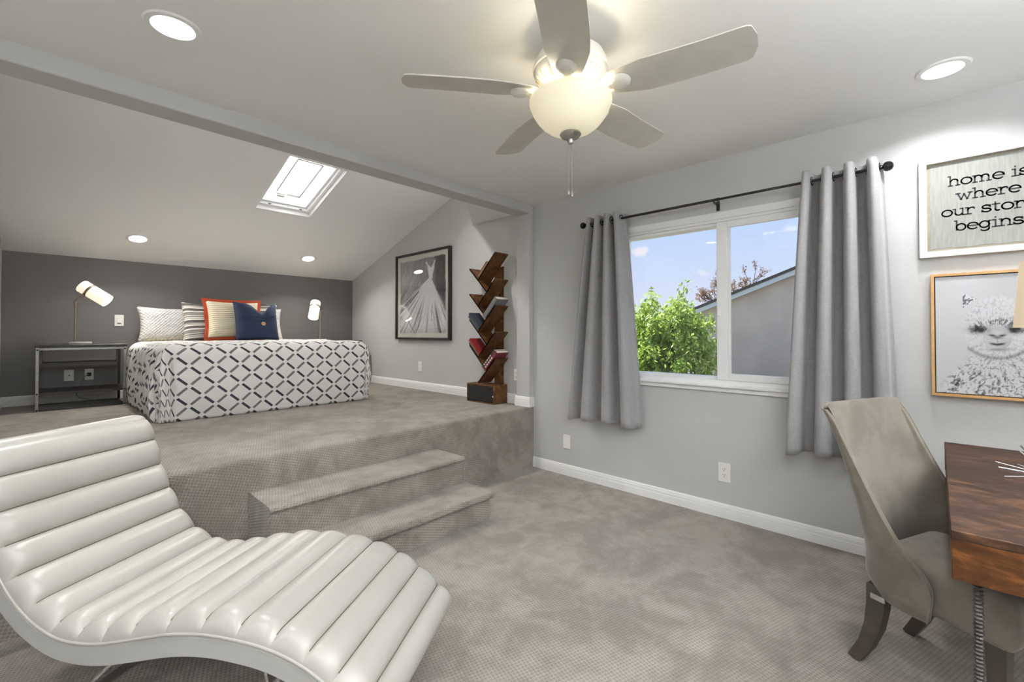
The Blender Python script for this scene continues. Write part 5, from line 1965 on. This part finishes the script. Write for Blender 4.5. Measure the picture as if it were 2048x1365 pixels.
# spiky silver ornament
ur = thing('spiky_ornament', 'silver spiky starburst ornament lying on the desk', 'ornament', (2.062, -0.246, DZ))
rr = random.Random(11)
cu = Vector((0, 0, 0.062))
MB().sphere(cu, 0.016, 14, 10).build('core', 'urchin', ur)
dirs = [(-0.35, 0.55, 0.75), (-0.30, 0.93, 0.12), (-0.50, 0.82, -0.05), (-0.85, 0.52, -0.20), (0.2, 0.95, 0.15)]
while len(dirs) < 30:
    q = Vector((rr.gauss(0, 1), rr.gauss(0, 1), rr.gauss(0, 1))).normalized()
    if q.z > -0.62 and q.y < 0.55:
        dirs.append(tuple(q))
for k, dq in enumerate(dirs):
    q = Vector(dq).normalized()
    L_ = 0.118 if k < 5 else rr.uniform(0.085, 0.115)
    if q.z < 0: L_ = min(L_, 0.055 / -q.z)
    MB().tube([cu + q * 0.01, cu + q * L_], 0.0024, 6).build('spike', 'urchin', ur)

# =================================================================== OUTDOORS
struct('ground', MB().box(3.6, 40, -25, 40, -3.4, -3.2), 'paving', 'pale paved yard outside far below the window', 'ground')
HX = 9.5
hs = thing('neighbour_house', 'grey stucco house with a pale roof edge beyond the window', 'house', (HX, 0, -3.2))


def rk(y):
    return 1.705 + (3.736 - y) * 0.372 + 3.2      # rake line, local z


RY = -1.2
poly = [(3.55, 0), (3.55, rk(3.55) - 0.1), (RY, rk(RY) - 0.1), (RY - 4.7, rk(3.5) - 0.1), (RY - 4.7, 0)]
MB().prism(poly, 0, 0.0, 6.0).build('gable_wall', 'stucco', hs, smooth=0)
for (ya, yb) in ((3.86, RY), (2 * RY - 3.86, RY)):
    f = lambda y: rk(y if y >= RY else 2 * RY - y)
    MB().prism([(ya, f(ya) - 0.115), (yb, f(yb) - 0.115), (yb, f(yb)), (ya, f(ya))], 0, -0.14, -0.10).build('fascia', 'fascia', hs, smooth=0)
    MB().prism([(ya, f(ya) - 0.03), (yb, f(yb) - 0.03), (yb, f(yb) + 0.025), (ya, f(ya) + 0.025)], 0, -0.16, 6.3).build('roof_slope', 'shingle', hs, smooth=0)
# fence
fen = thing('garden_fence', 'low grey garden fence standing behind the green tree', 'fence', (8.6, 0, -3.2))
for k in range(14):
    MB().box(0, 0.03, 3.6 - 0.25 * k, 3.6 - 0.25 * k + 0.24, 0.0, 3.62, 0.005).build('board', 'stucco', fen, smooth=0)


def leaf_cloud(rnd, n, sampler, size, droop):
    vs, fs = [], []
    for _ in range(n):
        c = sampler()
        L_ = size * rnd.uniform(0.6, 1.3)
        d = Vector((rnd.gauss(0, 1), rnd.gauss(0, 1), rnd.gauss(-droop, 0.7))).normalized()
        s = d.orthogonal().normalized()
        s = Matrix.Rotation(rnd.uniform(0, 6.28), 3, d) @ s
        w_ = L_ * rnd.uniform(0.28, 0.42)
        o = len(vs)
        vs += [c, c + d * L_ * 0.5 + s * w_ * 0.5, c + d * L_, c + d * L_ * 0.5 - s * w_ * 0.5]
        fs.append((o, o + 1, o + 2, o + 3))
    return vs, fs


rt_ = random.Random(5)
tree = thing('green_tree', 'bushy bright green tree seen through the window panes', 'tree', (7.0, 3.1, -3.2))
clumps = [((0.0, 0.05, 3.8), (0.65, 0.75, 0.85)), ((0.1, -0.28, 4.05), (0.55, 0.42, 0.75)), ((-0.1, 0.40, 4.10), (0.5, 0.42, 0.75)), ((0.05, -0.20, 4.92), (0.28, 0.17, 0.36)), ((0.0, 0.38, 4.86), (0.28, 0.17, 0.30)),
          ((0.0, 0.05, 4.66), (0.45, 0.50, 0.34)), ((0.1, -0.40, 4.55), (0.3, 0.26, 0.35)), ((0.0, 0.62, 4.50), (0.3, 0.24, 0.30)), ((0.0, 0.0, 3.0), (0.7, 0.72, 0.8))]
wts = [q[1][0] * q[1][1] * q[1][2] for q in clumps]


sprigs = []
for _ in range(900):
    c, r = rt_.choices(clumps, wts)[0]
    q = Vector((rt_.gauss(0, 1), rt_.gauss(0, 1), rt_.gauss(0, 1))).normalized() * (rt_.random() ** 0.30)
    sprigs.append(Vector(c) + Vector((q.x * r[0], q.y * r[1], q.z * r[2])))


def samp():
    c = rt_.choice(sprigs)
    return c + Vector((rt_.gauss(0, 0.05), rt_.gauss(0, 0.05), rt_.gauss(-0.02, 0.055)))


vs, fs = leaf_cloud(rt_, 26000, samp, 0.092, 0.9)
lv = MB().add(vs, fs).build('foliage', 'leaf_green', tree, smooth=0, fix=False)
lv['kind'] = 'stuff'
tk = MB().tube([(0, 0, 0), (0.03, 0.02, 1.6), (0, -0.02, 3.2), (0.02, 0.0, 4.6)], [0.11, 0.09, 0.06, 0.02], 10)
for k in range(14):
    a = k * 2.4
    z = 2.2 + 0.15 * k
    tk.tube([(0.01, 0, z), (0.25 * math.cos(a), 0.25 * math.sin(a), z + 0.22), (0.5 * math.cos(a), 0.5 * math.sin(a), z + 0.40)], [0.035, 0.022, 0.008], 6)
tk.build('trunk', 'bark', tree)

bare = thing('bare_tree', 'thin sparse tree with brownish leaves rising behind the neighbouring roof', 'tree', (16.2, 5.0, -3.2))
rb = random.Random(21)
br = MB()
tips = []


def grow(p, d, L_, r, lev):
    q = p + d * L_
    br.tube([p, p.lerp(q, 0.5) + Vector((rb.gauss(0, 0.02), rb.gauss(0, 0.02), 0)), q], [r, r * 0.8, r * 0.6], 5, caps=False)
    if lev == 0:
        tips.append((p, q))
        return
    for _ in range(3 if lev > 1 else 4):
        nd = (d + Vector((rb.gauss(0, 0.55), rb.gauss(0, 0.55), rb.gauss(0.12, 0.25)))).normalized()
        grow(p.lerp(q, rb.uniform(0.55, 1.0)), nd, L_ * rb.uniform(0.55, 0.75), r * 0.55, lev - 1)


grow(Vector((0, 0, 0)), Vector((0, 0, 1)), 5.0, 0.10, 0)
for k in range(7):
    a = k * 0.9
    grow(Vector((0, 0, 4.6 + 0.08 * k)), Vector((0.4 * math.cos(a), 0.75 * math.sin(a), 0.75)).normalized(), 0.85, 0.03, 3)
br.build('branches', 'bark', bare)
vs, fs = leaf_cloud(rb, 2600, lambda: (lambda t: t[0].lerp(t[1], rb.random()) + Vector((rb.gauss(0, 0.03), rb.gauss(0, 0.03), rb.gauss(0, 0.03))))(rb.choice(tips)), 0.07, 0.5)
lv = MB().add(vs, fs).build('foliage', 'leaf_brown', bare, smooth=0, fix=False)
lv['kind'] = 'stuff'
